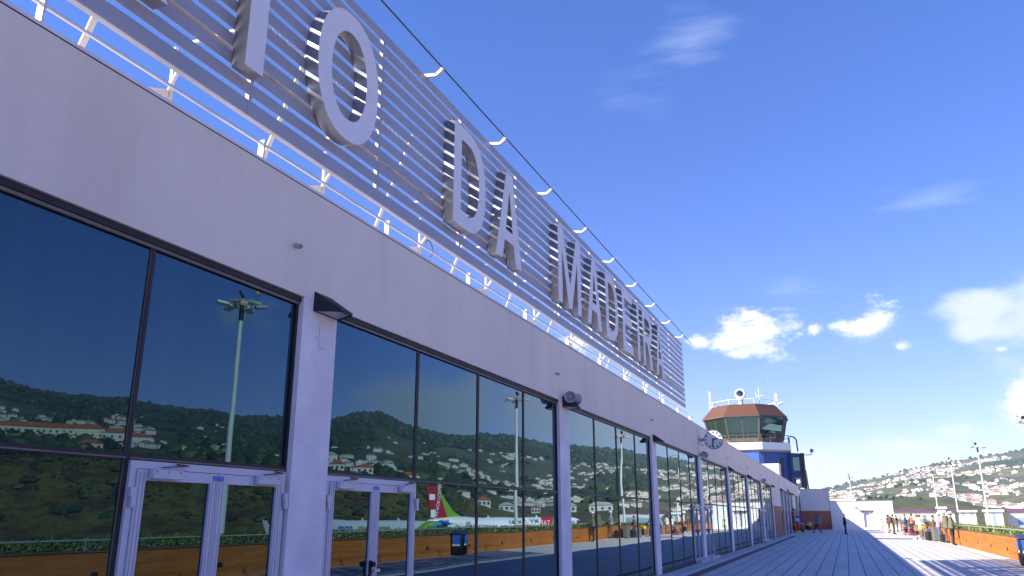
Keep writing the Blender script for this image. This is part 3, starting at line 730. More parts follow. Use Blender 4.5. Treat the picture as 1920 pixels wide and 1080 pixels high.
# ------------------------------------------------------------------ control tower
TK = 1.17
tw = empty('control_tower', (104 * TK, 10.55 * TK, 1.65 - 1.65 * TK), 0, 'blue control tower with octagonal glass cab and brown roof behind the terminal', 'control tower')
ANG = [R(180 + 5.8 + 18 + 45 * k + 90 - 90) for k in range(8)]
def octo(r, z): return [(r * math.cos(a), r * math.sin(a), z) for a in ANG]
def frus(m, r0, z0, r1, z1, mi=0, caps=True):
    vs = octo(r0, z0) + octo(r1, z1); fs = [(i, (i + 1) % 8, 8 + (i + 1) % 8, 8 + i) for i in range(8)]
    if caps: fs += [list(range(7, -1, -1)), list(range(8, 16))]
    m.add(vs, fs, mi)
m = MB(); frus(m, 5.45, 13.35, 4.05, 14.85); m.build('roof', 'tower_roof', tw)
m = MB(); frus(m, 5.5, 13.2, 5.5, 13.33); m.build('roof_edge', 'tower_brown', tw)
m = MB(); frus(m, 4.55, 10.7, 5.15, 13.18); m.build('cab_glass', 'tower_glass', tw)
m = MB()
def tube_oct(m, r, z, rad, mi=0):
    p = octo(r, z)
    for i in range(8): m.tube(p[i], p[(i + 1) % 8], rad, 6, mi)
lo, hi = octo(4.6, 10.7), octo(5.2, 13.18)
for i in range(8):
    MB().bar(lo[i], hi[i], .2, .2).build('cab_mullion', 'tower_brown', tw)
    a, b = Vector(lo[i]), Vector(lo[(i + 1) % 8]); c, d = Vector(hi[i]), Vector(hi[(i + 1) % 8])
    if i in (1, 6, 7, 3): MB().bar((a + b) / 2, (c + d) / 2, .09, .09).build('cab_mullion', 'tower_brown', tw)
m = MB(); frus(m, 4.62, 10.15, 4.62, 10.68); m.build('cab_base', 'tower_brown', tw)
m = MB(); frus(m, 5.5, 9.25, 5.5, 10.1); m.build('balcony', 'white_paint', tw)
m = MB(); tube_oct(m, 5.4, 11.0, .035); tube_oct(m, 5.4, 10.6, .025)
for p in octo(5.4, 10.1): m.tube(p, (p[0], p[1], 11.05), .05, 6)
for i in range(8):
    p, q = octo(5.4, 10.1)[i], octo(5.4, 10.1)[(i + 1) % 8]
    for t_ in (.33, .66): m.tube((p[0] + (q[0] - p[0]) * t_, p[1] + (q[1] - p[1]) * t_, 10.1), (p[0] + (q[0] - p[0]) * t_, p[1] + (q[1] - p[1]) * t_, 11.05), .04, 6)
m.build('balcony_rail', 'tower_brown', tw)
# shaft: square body with a corner towards the terrace
Ms = Matrix.Rotation(R(185.8 + 42), 4, 'Z')
m = MB(); m.box(-6.0, 2.3, -2.2, 6.3, 0, 9.22, 0, Ms)
body = m.build('shaft', 'tower_blue', tw)
Ls = Matrix.Rotation(R(185.8), 4, 'Z')     # local -x away from camera, y lateral
st = MB().box(-3.6, -.6, 4.95, 6.6, 0, 9.05, 0, Ls).build('stair_tower', 'tower_blue_dark', tw)
for z0, z1 in ((7.0, 8.6), (4.9, 6.1), (3.0, 4.0)):
    MB().box(-.62, -.54, 5.25, 6.0, z0, z1, 0, Ls).build('window', 'tower_glass', tw)
MB().box(-.6, -.45, 6.15, 6.62, 0, 9.1, 0, Ls).build('corner_strip', 'black_metal', tw)
def win_on_shaft(u0, u1, z0, z1, side):
    if side == 'R': MB().box(2.28, 2.36, u0, u1, z0, z1, 0, Ms).build('window', 'window_dark', tw)
    else: MB().box(u0, u1, -2.28, -2.18, z0, z1, 0, Ms).build('window', 'window_dark', tw)
win_on_shaft(-1.7, -1.2, 7.6, 8.8, 'R'); win_on_shaft(3.0, 3.5, 5.6, 8.6, 'R'); win_on_shaft(1.0, 1.8, 7.7, 8.8, 'L'); win_on_shaft(-1.2, -.4, 7.7, 8.8, 'L')
ax = empty('tower_annex', (92, 9.2, 4.8), 0, 'low blue block in front of the control tower shaft', 'building')
MB().box(0, 6, -1.0, 1.6, 0, 3.6).build('wall', 'tower_blue', ax); MB().box(-.04, 6, -1.04, 1.64, 3.602, 3.7).build('coping', 'tower_blue_dark', ax)
# roof equipment
m = MB(); tube_oct(m, 4.0, 15.45, .035)
for p in octo(4.0, 14.85): m.tube(p, (p[0], p[1], 15.45), .03, 6)
m.build('roof_rail', 'white_paint', tw)
def lat(x, y, z): v = Ls @ Vector((x, y, z)); return (v.x, v.y, v.z)
MB().tube(lat(2, -.35, 14.8), lat(2, -.35, 15.6), .3, 10).tube(lat(2, -.35, 15.6), lat(2, -.35, 15.75), .5, 10).build('radar_base', 'white_paint', tw)
rd = MB().lathe([(.62, -.2), (.68, 0), (.62, .2), (.5, .22), (.45, .1), (.0, .05)], 20, 0, Matrix.Translation(lat(2, -.35, 16.35)) @ Matrix.Rotation(R(-80), 4, 'Y'), True).build('radar_drum', 'white_paint', tw)
MB().lathe([(.0, .26), (.36, .24), (.38, .2)], 16, 0, Matrix.Translation(lat(2, -.35, 16.35)) @ Matrix.Rotation(R(-80), 4, 'Y'), True, False).build('radar_lens', 'tower_glass', tw)
def lattice(y, z0, z1, mats):
    m = MB(); k = 0; z = z0
    for dx, dy in ((.14, .14), (-.14, .14), (0, -.16)):
        a = lat(1 + dx, y + dy, z0); b = lat(1 + dx * .4, y + dy * .4, z1); m.tube(a, b, .03, 5)
    while z < z1: m.box(*[c for pr_ in zip(lat(1 - .14, y - .14, z), lat(1 + .14, y + .14, z + .10)) for c in pr_], k % 2) if False else m.tube(lat(1 - .14, y - .14, z), lat(1 + .14, y + .14, z + .25), .03, 5, k % 2); z += .28; k += 1
    m.build('antenna', mats, tw)
lattice(-4.1, 13.7, 17.0, ['white_paint', 'red_stripe']); lattice(3.9, 14.8, 16.4, ['white_paint', 'red_stripe'])
MB().tube(lat(1, 1.9, 14.8), lat(1, 1.9, 17.2), .04, 6).tube(lat(1, 1.5, 16.1), lat(1, 2.4, 16.2), .04, 6).tube(lat(1, 1.6, 15.9), lat(1, 1.55, 16.7), .03, 6).build('antenna', 'white_paint', tw)
MB().tube(lat(1, 3.2, 14.8), lat(1, 3.0, 19.6), .022, 6).build('whip_antenna', 'grey_paint', tw)
MB().tube(lat(1, 4.1, 15.0), lat(1, 4.6, 15.2), .16, 8).build('floodlight', 'white_paint', tw)
MB().tube(lat(-1, 6.6, 8.9), lat(-1, 7.5, 8.9), .05, 6).tube(lat(-1, 7.5, 8.9), lat(-1, 7.5, 9.3), .05, 6).ball(lat(-1, 7.6, 9.4), .25).build('camera_arm', 'grey_paint', tw)
MB().path([lat(2.5, 5.0, 10.9), lat(2.0, 5.5, 10.85), lat(2.0, 5.75, 10.5), lat(2., 5.8, 9.1)], .08, 8).build('pipe', 'black_metal', tw)
wb = empty('roof_housing', (85, 6.7, 4.85), 0, 'white cube-shaped housing on the terminal roof before the tower', 'building')
MB().box(0, 3, -.92, 1.0, 0, 1.72).build('wall', 'white_wall', wb); MB().box(-.06, 3.06, -.98, 1.06, 1.722, 1.86).build('coping', 'white_paint', wb)

tw.scale = (TK, TK, TK)
# ------------------------------------------------------------------ aircraft
def aircraft(name, nose, tail, zc, L, rad, bodymat, finmat, label, word, kind):
    nx, ny = nose; tx, ty = tail; a = math.atan2(ny - ty, nx - tx); cx, cy = (nx + tx) / 2, (ny + ty) / 2
    r = empty(name, (cx, cy, -4.3), a, label, 'aircraft'); h = L / 2; z0 = zc + 4.3
    M = Matrix.Translation((0, 0, 0)) @ Matrix.Rotation(PI / 2, 4, 'Y')
    prof = [(.05, -h), (.35, -h + .6), (.8, -h + 2.5), (1.35, -h + 5.5), (rad * .93, -h + 8.5), (rad, -h + 11), (rad, h - 5.5), (rad * .97, h - 4), (rad * .86, h - 2.4), (rad * .62, h - 1.1), (.5, h - .3), (.05, h)]
    m = MB(); n = 28; vs = []
    for rr, x in prof:
        up = max(0, (-x - (h - 11)) / 11) * (rad - .6)   # tail cone rises to the top line
        for i in range(n):
            t_ = 2 * PI * i / n; vs.append((x, rr * math.cos(t_), rr * math.sin(t_) + up))
    m.add(vs, [(k * n + i, k * n + n + i, k * n + n + (i + 1) % n, k * n + (i + 1) % n) for k in range(len(prof) - 1) for i in range(n)], 0, True)
    f = m.build('fuselage', bodymat, r, (0, 0, z0))
    # fin
    zt = rad - .35
    pts = [(-h + .8, zt), (-h - .3 + .0, zt + 6.1), (-h + 1.9, zt + 6.15), (-h + 4.2, zt + 3.2), (-h + 5.8, zt + 1.3), (-h + 7.4, zt + .5), (-h + 9.2, zt + .28)]
    MB().prism(pts, lambda u, v, d: (u, d, v), -.16, .16).build('tail_fin', finmat, r, (0, 0, z0))
    for s_ in (-1, 1):
        MB().prism([(-h + 1.0, .3 * s_), (-h + .3, 6.1 * s_), (-h + 1.7, 6.1 * s_), (-h + 4.6, .3 * s_)], lambda u, v, d: (u, v, d + .9 + abs(v) * .08), -.08, .10).build('tailplane', 'white_paint', r, (0, 0, z0))
        MB().prism([(-3.5, 1.2 * s_), (-5.8, 16.6 * s_), (-4.2, 16.6 * s_), (3.2, 1.2 * s_)], lambda u, v, d: (u, v, d - 1.3 + abs(v) * .075), -.14, .16).prism([(-5.8, -.05), (-7.0, 1.9), (-6.2, 1.9), (-4.2, -.05)], lambda u, v, d: (u, d + 16.6 * s_, v), -.05, .05).build('wing', 'white_paint', r, (0, 0, z0))
        Me = Matrix.Translation((3.0, 5.6 * s_, -1.75)) @ Matrix.Rotation(PI / 2, 4, 'Y')
        MB().lathe([(.55, -2.2), (.98, -.6), (1.08, .6), (1.02, 1.6), (.92, 1.7), (.85, 1.5), (.8, .6), (.0, .5)], 20, 0, Me, True, False).build('engine', 'grey_paint' if kind == 1 else 'white_paint', r, (0, 0, z0))
    w = MB()
    x = -h + 8.0
    while x < h - 5.0:
        for s_ in (-1, 1):
            if int(x * 2) % 11 != 5: w.box(x, x + .24, s_ * (rad - .02), s_ * (rad + .015), .12, .46)
        x += .54
    w.build('cabin_windows', 'window_dark', r, (0, 0, z0))
    MB().prism([(h - 2.9, .55), (h - 1.45, .55), (h - 2.0, 1.15), (h - 2.9, 1.15)], lambda u, v, d: (u, d, v), rad * .58, rad * .99).prism([(h - 2.9, .55), (h - 1.45, .55), (h - 2.0, 1.15), (h - 2.9, 1.15)], lambda u, v, d: (u, d, v), -rad * .99, -rad * .58).build('cockpit_windows', 'window_dark', r, (0, 0, z0))
    for x in (-h + 7.6, h - 4.6): MB().box(x, x + .85, rad - .01, rad + .02, -.65, 1.1).build('door', 'grey_paint', r, (0, 0, z0))
    g = MB()
    for gx, gy in ((h - 5, 0), (-2, 3.2), (-2, -3.2)):
        g.tube((gx, gy, -3.2 if gy == 0 else -2.9), (gx, gy, -.9), .12, 8)
        for s_ in (-.3, .3): g.tube((gx, gy + s_ - .12, -3.45 + 0), (gx, gy + s_ + .12, -3.45), .45, 14)
    g.build('landing_gear', 'dark_rubber', r, (0, 0, z0))
    for bx in (-h + 14, h - 12): MB().prism([(bx, rad - .03), (bx + .6, rad - .03), (bx + .1, rad + .45)], lambda u, v, d: (u, d, v), -.03, .03).build('blade_aerial', 'white_paint', r, (0, 0, z0))
    # lettering, port and starboard
    for s_ in (1, -1):
        for (wd, sz, px, pz, mt) in word:
            me = text_mesh(wd, sz, .02)
            Mx = Matrix(((-s_, 0, 0, px), (0, 0, s_, s_ * (math.sqrt(max(.1, rad * rad - (abs(pz) - .1) ** 2)) + .05)), (0, 1, 0, pz), (0, 0, 0, 1)))
            o = mesh_obj('lettering', me, mt, r, Mx); o.location = (0, 0, z0)
        if kind == 0:
            me = text_mesh('TAP PORTUGAL', .95, .02)
            # runs up the fin
            Mx = Matrix.Translation((-h + 2.15, s_ * .19, zt + 3.3)) @ Matrix(((-s_, 0, 0, 0), (0, 0, s_, 0), (0, 1, 0, 0), (0, 0, 0, 1))) @ Matrix.Rotation(R(97 if s_ > 0 else 83), 4, 'Z')
            o = mesh_obj('lettering', me, 'white_paint', r, Mx); o.location = (0, 0, z0)
            MB().box(-h + .35, -h + 1.5, s_ * .165, s_ * .175, zt + 3.7, zt + 4.7).box(-h + .7, -h + 1.7, s_ * .165, s_ * .175, zt + .4, zt + 1.9).build('fin_panel', 'white_paint', r, (0, 0, z0))
    return r
aircraft('airliner', (171.5, -43.4), (141, -65.4), -.45, 37.6, 1.98, 'body_portugal', 'fin_red_green', 'white airliner with red and green tail fin parked on the apron',
         [('PORTUGAL', 1.5, 2.6, .95, 'navy_cloth'), ('TAP', 1.5, 8.2, .75, 'white_paint')], 0)
def pol(az, d, y0): return (d * math.cos(R(az)), y0 + d * math.sin(R(az)))
aircraft('airliner', pol(-25.6, 122, 10.55), pol(-37.0, 146, 10.55), -.85, 33.6, 1.88, 'body_stripes', 'fin_green', 'white airliner with green and blue body stripes parked nearer the terrace',
         [('transavia', 1.9, 1.6, .7, 'lime_paint'), ('.com', 1.9, -4.3, .7, 'blue_label')], 1)

# ------------------------------------------------------------------ hillside
E2 = [(-130, 6.), (-100, 8.), (-75, 9.), (-62, 8.6), (-55.4, 7.93), (-53.7, 7.42), (-51, 7.12), (-48, 7.2), (-45.3, 6.83), (-42.9, 6.69), (-41.2, 6.4), (-38, 6.4), (-36.3, 6.0), (-35.1, 6.04), (-34, 6.6), (-32.9, 6.95), (-31.4, 6.98), (-29.5, 6.14),
      (-26.8, 5.5), (-22.6, 5.3), (-20.7, 5.0), (-19, 4.66), (-16.9, 4.65), (-15, 4.5), (-12.6, 4.1), (-10.4, 3.80), (-8.4, 3.52), (-7, 3.32), (-5.4, 3.06), (-3.9, 2.76), (-2.3, 2.38), (-.66, 2.07), (.67, 1.75), (3, 1.2), (8, .3), (12, -.2)]
E1 = [(-130, 3.), (-55, 3.6), (-50.5, 3.75), (-46, 3.6), (-39, 3.35), (-35, 2.9), (-29.7, 2.2), (-26, 1.4), (-23, .8), (-20.7, .45), (-12, .45), (-9, .4), (-7.5, .5), (-6, .9), (-3, 1.0), (2, .8), (12, -.3)]
def tab(T, a):
    if a <= T[0][0]: return T[0][1]
    for (p, q), (r_, s_) in zip(T, T[1:]):
        if a <= r_: k = (a - p) / (r_ - p); return q + (s_ - q) * k
    return T[-1][1]
def ss(x): x = max(0, min(1, x)); return x * x * (3 - 2 * x)
def RBf(a): return 330 + 130 * ss((a + 29) / 9) + 260 * ss((a + 14) / 5)
def RRf(a): return 1900 + 500 * ss((a + 29) / 18)
def elev(a, t):
    e1, e2 = tab(E1, a), tab(E2, a); n = noise.fractal(Vector((a * .16, t * 4., 1.7)), 1.0, 2.0, 4)
    return e1 + (e2 - e1) * t ** .8 + n * .55 * min(1, 4 * t * (1 - t)) * min(1, (e2 - e1) / 2.5)
def rdist(t, a): RB = RBf(a); return RB + (RRf(a) - RB) * t ** 1.25
def hz(a, r_):
    RB, RR = RBf(a), RRf(a); RA = RB * .72
    if r_ < RA: return -4.6
    if r_ < RB:
        k = (r_ - RA) / (RB - RA); k2 = k * k * (3 - 2 * k); z1 = 1.65 + RB * math.tan(R(elev(a, 0)))
        return -4.6 + (z1 + 4.6) * k2 + 1.2 * noise.noise(Vector((a * .7, k * 5, 0))) * k * (1 - k) * 3
    if r_ <= RR: t = ((r_ - RB) / (RR - RB)) ** .8; return 1.65 + r_ * math.tan(R(elev(a, t)))
    return 1.65 + RR * math.tan(R(elev(a, 1))) - (r_ - RR) * .28
def forestness(a, t):
    f = noise.fractal(Vector((a * .12, t * 3.2, 9.)), 1.0, 2.0, 4)
    base = -.15 if a > -12 else .15
    if a < -12 and t > .72: base += .7
    if a < -27: base += .35
    if a > -6 and t > .8: base += .5
    return base + f * 1.1
vs = []; fs = []; zone = []
AZ = [12 - .33 * i for i in range(431)]; nr = 74
for a in AZ:
    RB, RR = RBf(a), RRf(a)
    for r_ in [RB * q for q in (.66, .72, .77, .82, .87, .92, .96, 1.)] + [rdist(i / 62, a) for i in range(1, 63)] + [RR * q for q in (1.04, 1.12, 1.3, 1.5)]:
        vs.append((r_ * math.cos(R(a)), r_ * math.sin(R(a)), hz(a, r_)))
        t = max(0, (r_ - RB) / (RR - RB)) ** .8
        fo_ = max(0, min(1, forestness(a, min(1, t)) * 1.6)); bkz = max(0, min(1, (RB + 60 - r_) / 60)) * (1 if a < -22 else .4)
        zone.append((fo_, bkz, 0, 1))
for i in range(len(AZ) - 1):
    for j in range(nr - 1): fs.append((i * nr + j, i * nr + j + 1, (i + 1) * nr + j + 1, (i + 1) * nr + j))
me = bpy.data.meshes.new('hillside'); me.from_pydata(vs, [], fs); me.materials.append(MATS['hillside_ground'])
at = me.color_attributes.new('zone', 'FLOAT_COLOR', 'POINT'); at.data.foreach_set('color', [c for z in zone for c in z])
me.polygons.foreach_set('use_smooth', [True] * len(fs)); me.update()
hill = bpy.data.objects.new('hillside', me); COL.objects.link(hill); tag(hill, kind='structure')
if me.polygons[0].normal.z < 0: me.flip_normals()

# woods: many small rough crowns
rr = random.Random(11); m = MB()
ICO = bmesh.new(); bmesh.ops.create_icosphere(ICO, subdivisions=1, radius=1); icov = [v.co.copy() for v in ICO.verts]; icof = [[v.index for v in f.verts] for f in ICO.faces]; ICO.free()
cnt = 0
def crown(x, y, z, s_, hgt):
    m.add([(x + v.x * s_ * rr.uniform(.75, 1.25), y + v.y * s_ * rr.uniform(.75, 1.25), z + hgt * .5 + v.z * hgt * .55 * rr.uniform(.8, 1.2)) for v in icov], icof)
while cnt < 3600:
    a = rr.uniform(-62, 3); k = rr.random(); t = 1 - abs(rr.gauss(0, .02)) if k < .34 else rr.random()
    t = min(1., max(.01, t))
    if k >= .34 and forestness(a, t) < rr.uniform(.1, .8): continue
    if k < .34 and a > -12 and rr.random() < .75: continue
    r_ = rdist(t, a); s_ = rr.uniform(4, 8) * (.45 + .55 * r_ / 2000) * (.6 if a > -12 else 1); hgt = s_ * rr.uniform(1.0, 1.8)
    crown(r_ * math.cos(R(a)), r_ * math.sin(R(a)), hz(a, r_) - s_ * .3, s_, hgt); cnt += 1
for _ in range(2600):   # scrub on the near bank
    a = rr.uniform(-60, -24); r_ = rr.uniform(260, 400); s_ = rr.uniform(.3, 1.1) * (1 if rr.random() < .85 else 2.2)
    crown(r_ * math.cos(R(a)), r_ * math.sin(R(a)), hz(a, r_) - .5, s_, s_ * 1.1)
o = m.build('woodland', 'tree_leaf'); tag(o, 'dark woods scattered over the hill and along its ridge', 'woodland', kind='stuff')

# houses
def house_mesh(w, d, h, kind, wall, roofm):
    m = MB(); h = h * .72; m.box(-w / 2, w / 2, -d / 2, d / 2, -3.5, h, 0)
    if kind == 'hip':
        e = .5; q = min(w, d) * .42
        vs = [(-w / 2 - e, -d / 2 - e, h), (w / 2 + e, -d / 2 - e, h), (w / 2 + e, d / 2 + e, h), (-w / 2 - e, d / 2 + e, h), (-w / 2 + q, 0, h + d * .26), (w / 2 - q, 0, h + d * .26)]
        m.add(vs, [(0, 1, 5, 4), (1, 2, 5), (2, 3, 4, 5), (3, 0, 4), (3, 2, 1, 0)], 1)
    else:
        m.box(-w / 2 - .3, w / 2 + .3, -d / 2 - .3, d / 2 + .3, h + .003, h + .35, 1); m.box(-w * .2, w * .15, -d * .2, d * .3, h + .36, h + 2.2, 0)
    n = max(2, int(w / 3.2)); fl = max(1, int(h / 2.1))
    for k in range(fl):
        for i in range(n):
            x = -w / 2 + (i + .5) * w / n; z = .8 + k * 2.6
            for s_ in (-1, 1): m.box(x - .45, x + .45, s_ * (d / 2 - .05), s_ * (d / 2 + .06), z, z + 1.2, 2)
    return m.mesh('house', [wall, roofm, 'window_dark'])
VAR = [((12, 9, 6, 'hip', 'house_white', 'pale_clay'), 'white two-storey house with orange tiled roof'),
       ((15, 9, 3.6, 'hip', 'house_white', 'pale_clay'), 'low white house with orange tiled roof'),
       ((13, 10, 6.4, 'flat', 'house_white', 'flat_roof'), 'white flat-roofed house'),
       ((18, 10, 9, 'flat', 'cream_wall', 'flat_roof'), 'cream flat-roofed apartment house'),
       ((11, 9, 6, 'hip', 'pink_wall', 'pale_clay'), 'pinkish house with orange tiled roof'),
       ((24, 10, 6, 'hip', 'house_white', 'pale_clay'), 'long white terrace of houses with orange roof'),
       ((16, 10, 6, 'flat', 'house_white', 'house_white'), 'bright all-white flat-roofed house')]
VM = [house_mesh(*v[0]) for v in VAR]
cand = []; rr = random.Random(21)
def place(a, t, vi, sc):
    r_ = rdist(t, a); x, y = r_ * math.cos(R(a)), r_ * math.sin(R(a)); cand.append((x, y, hz(a, r_), R(a) + PI / 2 + rr.gauss(0, .35), vi, sc, a, r_))
tries = 0
while len(cand) < 1250 and tries < 60000:
    tries += 1; q = rr.random()
    a = rr.uniform(-11.8, 1.0) if q < .46 else rr.uniform(-25, -11.8) if q < .80 else rr.uniform(-58, -25)
    u = rr.random(); t = u ** (1. if a > -25 else 1.4)
    if a < -12 and t > .80: continue
    if a < -25 and t > .62 and rr.random() < .85: continue
    if a > -12 and t > .97: continue
    if a < -25 and t < .12: continue
    if a < -12 and t < .03: continue
    den = noise.fractal(Vector((a * .30, t * 9., 4.)), 1., 2., 3) + (-.05 if a > -12 else -.07) - max(0, forestness(a, t) - .2) * .6
    band = math.sin(t * 46 + a * .5) * .06
    if den + band < rr.uniform(-.12, .25): continue
    k = rr.random(); vi = 0 if k < .16 else 1 if k < .36 else 2 if k < .58 else 3 if k < .64 else 4 if k < .72 else 5 if k < .80 else 6
    place(a, t, vi, (.50 if a > -13 else .45) * rr.uniform(.50, .95) * (1 + .45 * t))
rq = random.Random(77)
for _ in range(95):
    a = rq.uniform(-57, -45.5); place(a, rq.uniform(.14, .50) * (1 + (a + 51) * .02), rq.choice((0, 0, 1, 2, 4, 0)), rq.uniform(.55, .85))
for _ in range(40):
    a = rq.uniform(-44, -30); place(a, rq.uniform(.05, .42), rq.choice((0, 1, 2, 4, 0)), rq.uniform(.4, .6))
cand.sort(key=lambda c: (0 if c[6] > -11.8 else 1 if c[7] < 700 else 2, c[7] * (1.3 if c[6] < -11.8 else 1)))
front = [c for c in cand if -11.2 < c[6] < 1.0][:210]
rest = [c for c in cand if c not in front]; rest.sort(key=lambda c: c[7] / (1. if c[6] < -25 else .8)); near = rest[:75]; rest = rest[75:]
for c in front + near:
    x, y, z, rz, vi, sc, a, r_ = c
    o = bpy.data.objects.new('house', VM[vi]); COL.objects.link(o); o.location = (x, y, z); o.rotation_euler = (0, 0, rz); o.scale = (sc, sc, sc)
    tag(o, VAR[vi][1] + ' on the hillside', 'house', 'houses on the hillside: ' + VAR[vi][1])
bm_ = MB()
for x, y, z, rz, vi, sc, a, r_ in rest:
    M = Matrix.Translation((x, y, z)) @ Matrix.Rotation(rz, 4, 'Z') @ Matrix.Scale(sc, 4); mm = VM[vi]; off = {0: 0, 1: 1, 2: 2}
    base = {'house_white': 0, 'cream_wall': 1, 'pink_wall': 2, 'orange_clay': 3, 'flat_roof': 4, 'window_dark': 5, 'pale_clay': 6}
    vv = [tuple(M @ v.co) for v in mm.vertices]; o0 = len(bm_.v); bm_.v += vv
    for p in mm.polygons: bm_.f.append([i + o0 for i in p.vertices]); bm_.m.append(base[mm.materials[p.material_index].name]); bm_.sm.append(False)
o = bm_.build('far_houses', ['house_white', 'cream_wall', 'pink_wall', 'orange_clay', 'flat_roof', 'window_dark', 'pale_clay']); tag(o, 'smaller houses scattered over the far hillside', 'houses', 'far houses', 'stuff')

# larger houses seen in the glass, each with its own parts
def villa(a, el, r_, w, d, h, wall, roofm, label, arches=0):
    z = 1.65 + r_ * math.tan(R(el)) - h * .5; k_ = .72 if a < -45 else .55; w *= k_; d *= k_; h = max(3., h * k_); yy = 10.5 + r_ * math.sin(R(a)); xx = r_ * math.cos(R(a)); z = hz(math.degrees(math.atan2(yy, xx)), math.hypot(xx, yy)) - .4
    r = empty('villa', (xx, yy, z), R(a) + PI / 2, label, 'house', 'large houses near the airfield')
    MB().box(-w / 2, w / 2, -d / 2, d / 2, -3, h).build('wall', wall, r); e = .5; q = d * .5
    MB().add([(-w / 2 - e, -d / 2 - e, h), (w / 2 + e, -d / 2 - e, h), (w / 2 + e, d / 2 + e, h), (-w / 2 - e, d / 2 + e, h), (-w / 2 + q, 0, h + d * .3), (w / 2 - q, 0, h + d * .3)], [(0, 1, 5, 4), (1, 2, 5), (2, 3, 4, 5), (3, 0, 4), (3, 2, 1, 0)]).build('roof', roofm, r)
    n = max(3, int(w / 3.2)); fl = max(1, int(h / 2.9))
    for k in range(fl):
        for i in range(n):
            x = -w / 2 + (i + .5) * w / n; zz = .8 + k * 2.9
            MB().box(x - .6, x + .6, d / 2 - .1, d / 2 + .08, zz, zz + 1.3).build('window', 'window_dark', r)
for q in [(-54.2, 5.15, 560, 46, 14, 9, 'cream_wall', 'orange_clay', 'long cream apartment block with orange roof, farthest left on the slope'),
          (-51.4, 5.0, 560, 40, 14, 9, 'cream_wall', 'orange_clay', 'long cream apartment block with orange roof, centre of the slope village'),
          (-50.2, 4.5, 500, 22, 12, 11, 'cream_wall', 'orange_clay', 'tall cream apartment block below the slope village'),
          (-48.6, 4.55, 500, 22, 12, 9, 'house_white', 'orange_clay', 'tall white apartment block below the slope village'),
          (-47.2, 4.9, 540, 20, 12, 8, 'house_white', 'orange_clay', 'white villa at the end of the slope village'),
          (-49.3, 5.5, 620, 26, 12, 7, 'house_white', 'orange_clay', 'white villa above the slope village'),
          (-52.9, 5.9, 700, 24, 12, 7, 'house_white', 'orange_clay', 'white villa high above the slope village'),
          (-50.0, 4.05, 400, 14, 9, 3, 'pink_wall', 'orange_clay', 'single low pinkish house on the grass bank'),
          (-35.2, 4.25, 520, 26, 12, 8, 'house_white', 'flat_roof', 'white row of flats on the wooded slope'),
          (-32.6, 2.75, 400, 14, 10, 4, 'house_white', 'orange_clay', 'white bungalow on top of the grass bank'),
          (-34.4, 2.85, 400, 12, 10, 4, 'house_white', 'orange_clay', 'white bungalow beside a tree on the grass bank'),
          (-29.4, 2.45, 400, 16, 10, 6, 'cream_wall', 'orange_clay', 'cream villa behind the red tail fin'),
          (-24.2, 1.85, 420, 13, 10, 4.5, 'house_white', 'orange_clay', 'orange-roofed villa above the white airliner'),
          (-22.6, 1.6, 430, 14, 10, 4, 'house_white', 'flat_roof', 'pale villa right of the orange-roofed one'),
          (-20.6, 1.35, 430, 10, 9, 3.5, 'house_white', 'orange_clay', 'small orange-roofed house beside a mast'),
          (-18.6, 1.3, 430, 18, 10, 5, 'cream_wall', 'flat_roof', 'cream house with flat roof above the airliner nose'),
          (-16.2, 1.2, 430, 20, 10, 6, 'house_white', 'flat_roof', 'long white house above the queue'),
          (-14.4, .9, 400, 14, 10, 6, 'cream_wall', 'orange_clay', 'cream house right above the hedge')]: villa(*q)

# low airport buildings beyond the apron
def shed(a0, a1, r_, ztop, zbot, wall, trim, label, dark=None):
    am = (a0 + a1) / 2; w = 2 * r_ * math.tan(R(abs(a1 - a0)) / 2)
    r = empty('airport_building', (r_ * math.cos(R(am)), r_ * math.sin(R(am)), -4.3), R(am) + PI / 2, label, 'building')
    h = ztop + 4.3
    MB().box(-w / 2, w / 2, -9, 0, 0, h - .5).build('wall', wall, r)
    MB().box(-w / 2 - .4, w / 2 + .4, -9.4, .5, h - .498, h).build('roof', trim, r)
    if dark:
        n = max(1, int(w / dark[0]))
        for i in range(n):
            x = -w / 2 + (i + .5) * w / n; MB().box(x - dark[1] / 2, x + dark[1] / 2, .0, .06, dark[2], dark[3]).build('window', 'bluegrey_cloth', r)
    return r
shed(-2.6, -6.2, 262, 3.15, 0, 'house_white', 'purple_cloth', 'long white airport building with dark maroon roof edge behind the queue', (5, 3.6, 3.5, 5.0))
shed(-6.45, -7.35, 238, 3.0, 0, 'house_white', 'pink_wall', 'white airport building with pinkish parapet behind the pink shirt', (1.3, .8, 5.9, 6.6))
shed(-7.8, -8.75, 225, 3.0, 0, 'house_white', 'white_paint', 'plain bright white airport building behind the tallest mast', (6, .6, 2, 6.5))
shed(-8.95, -12.4, 228, 3.0, 0, 'house_white', 'purple_cloth', 'hangar with wide grey openings at the right edge', (11, 9.6, 2.2, 5.6))
shed(-5.3, -5.75, 240, 3.9, 0, 'house_white', 'house_white', 'small white rooftop unit left of the pink shirt')

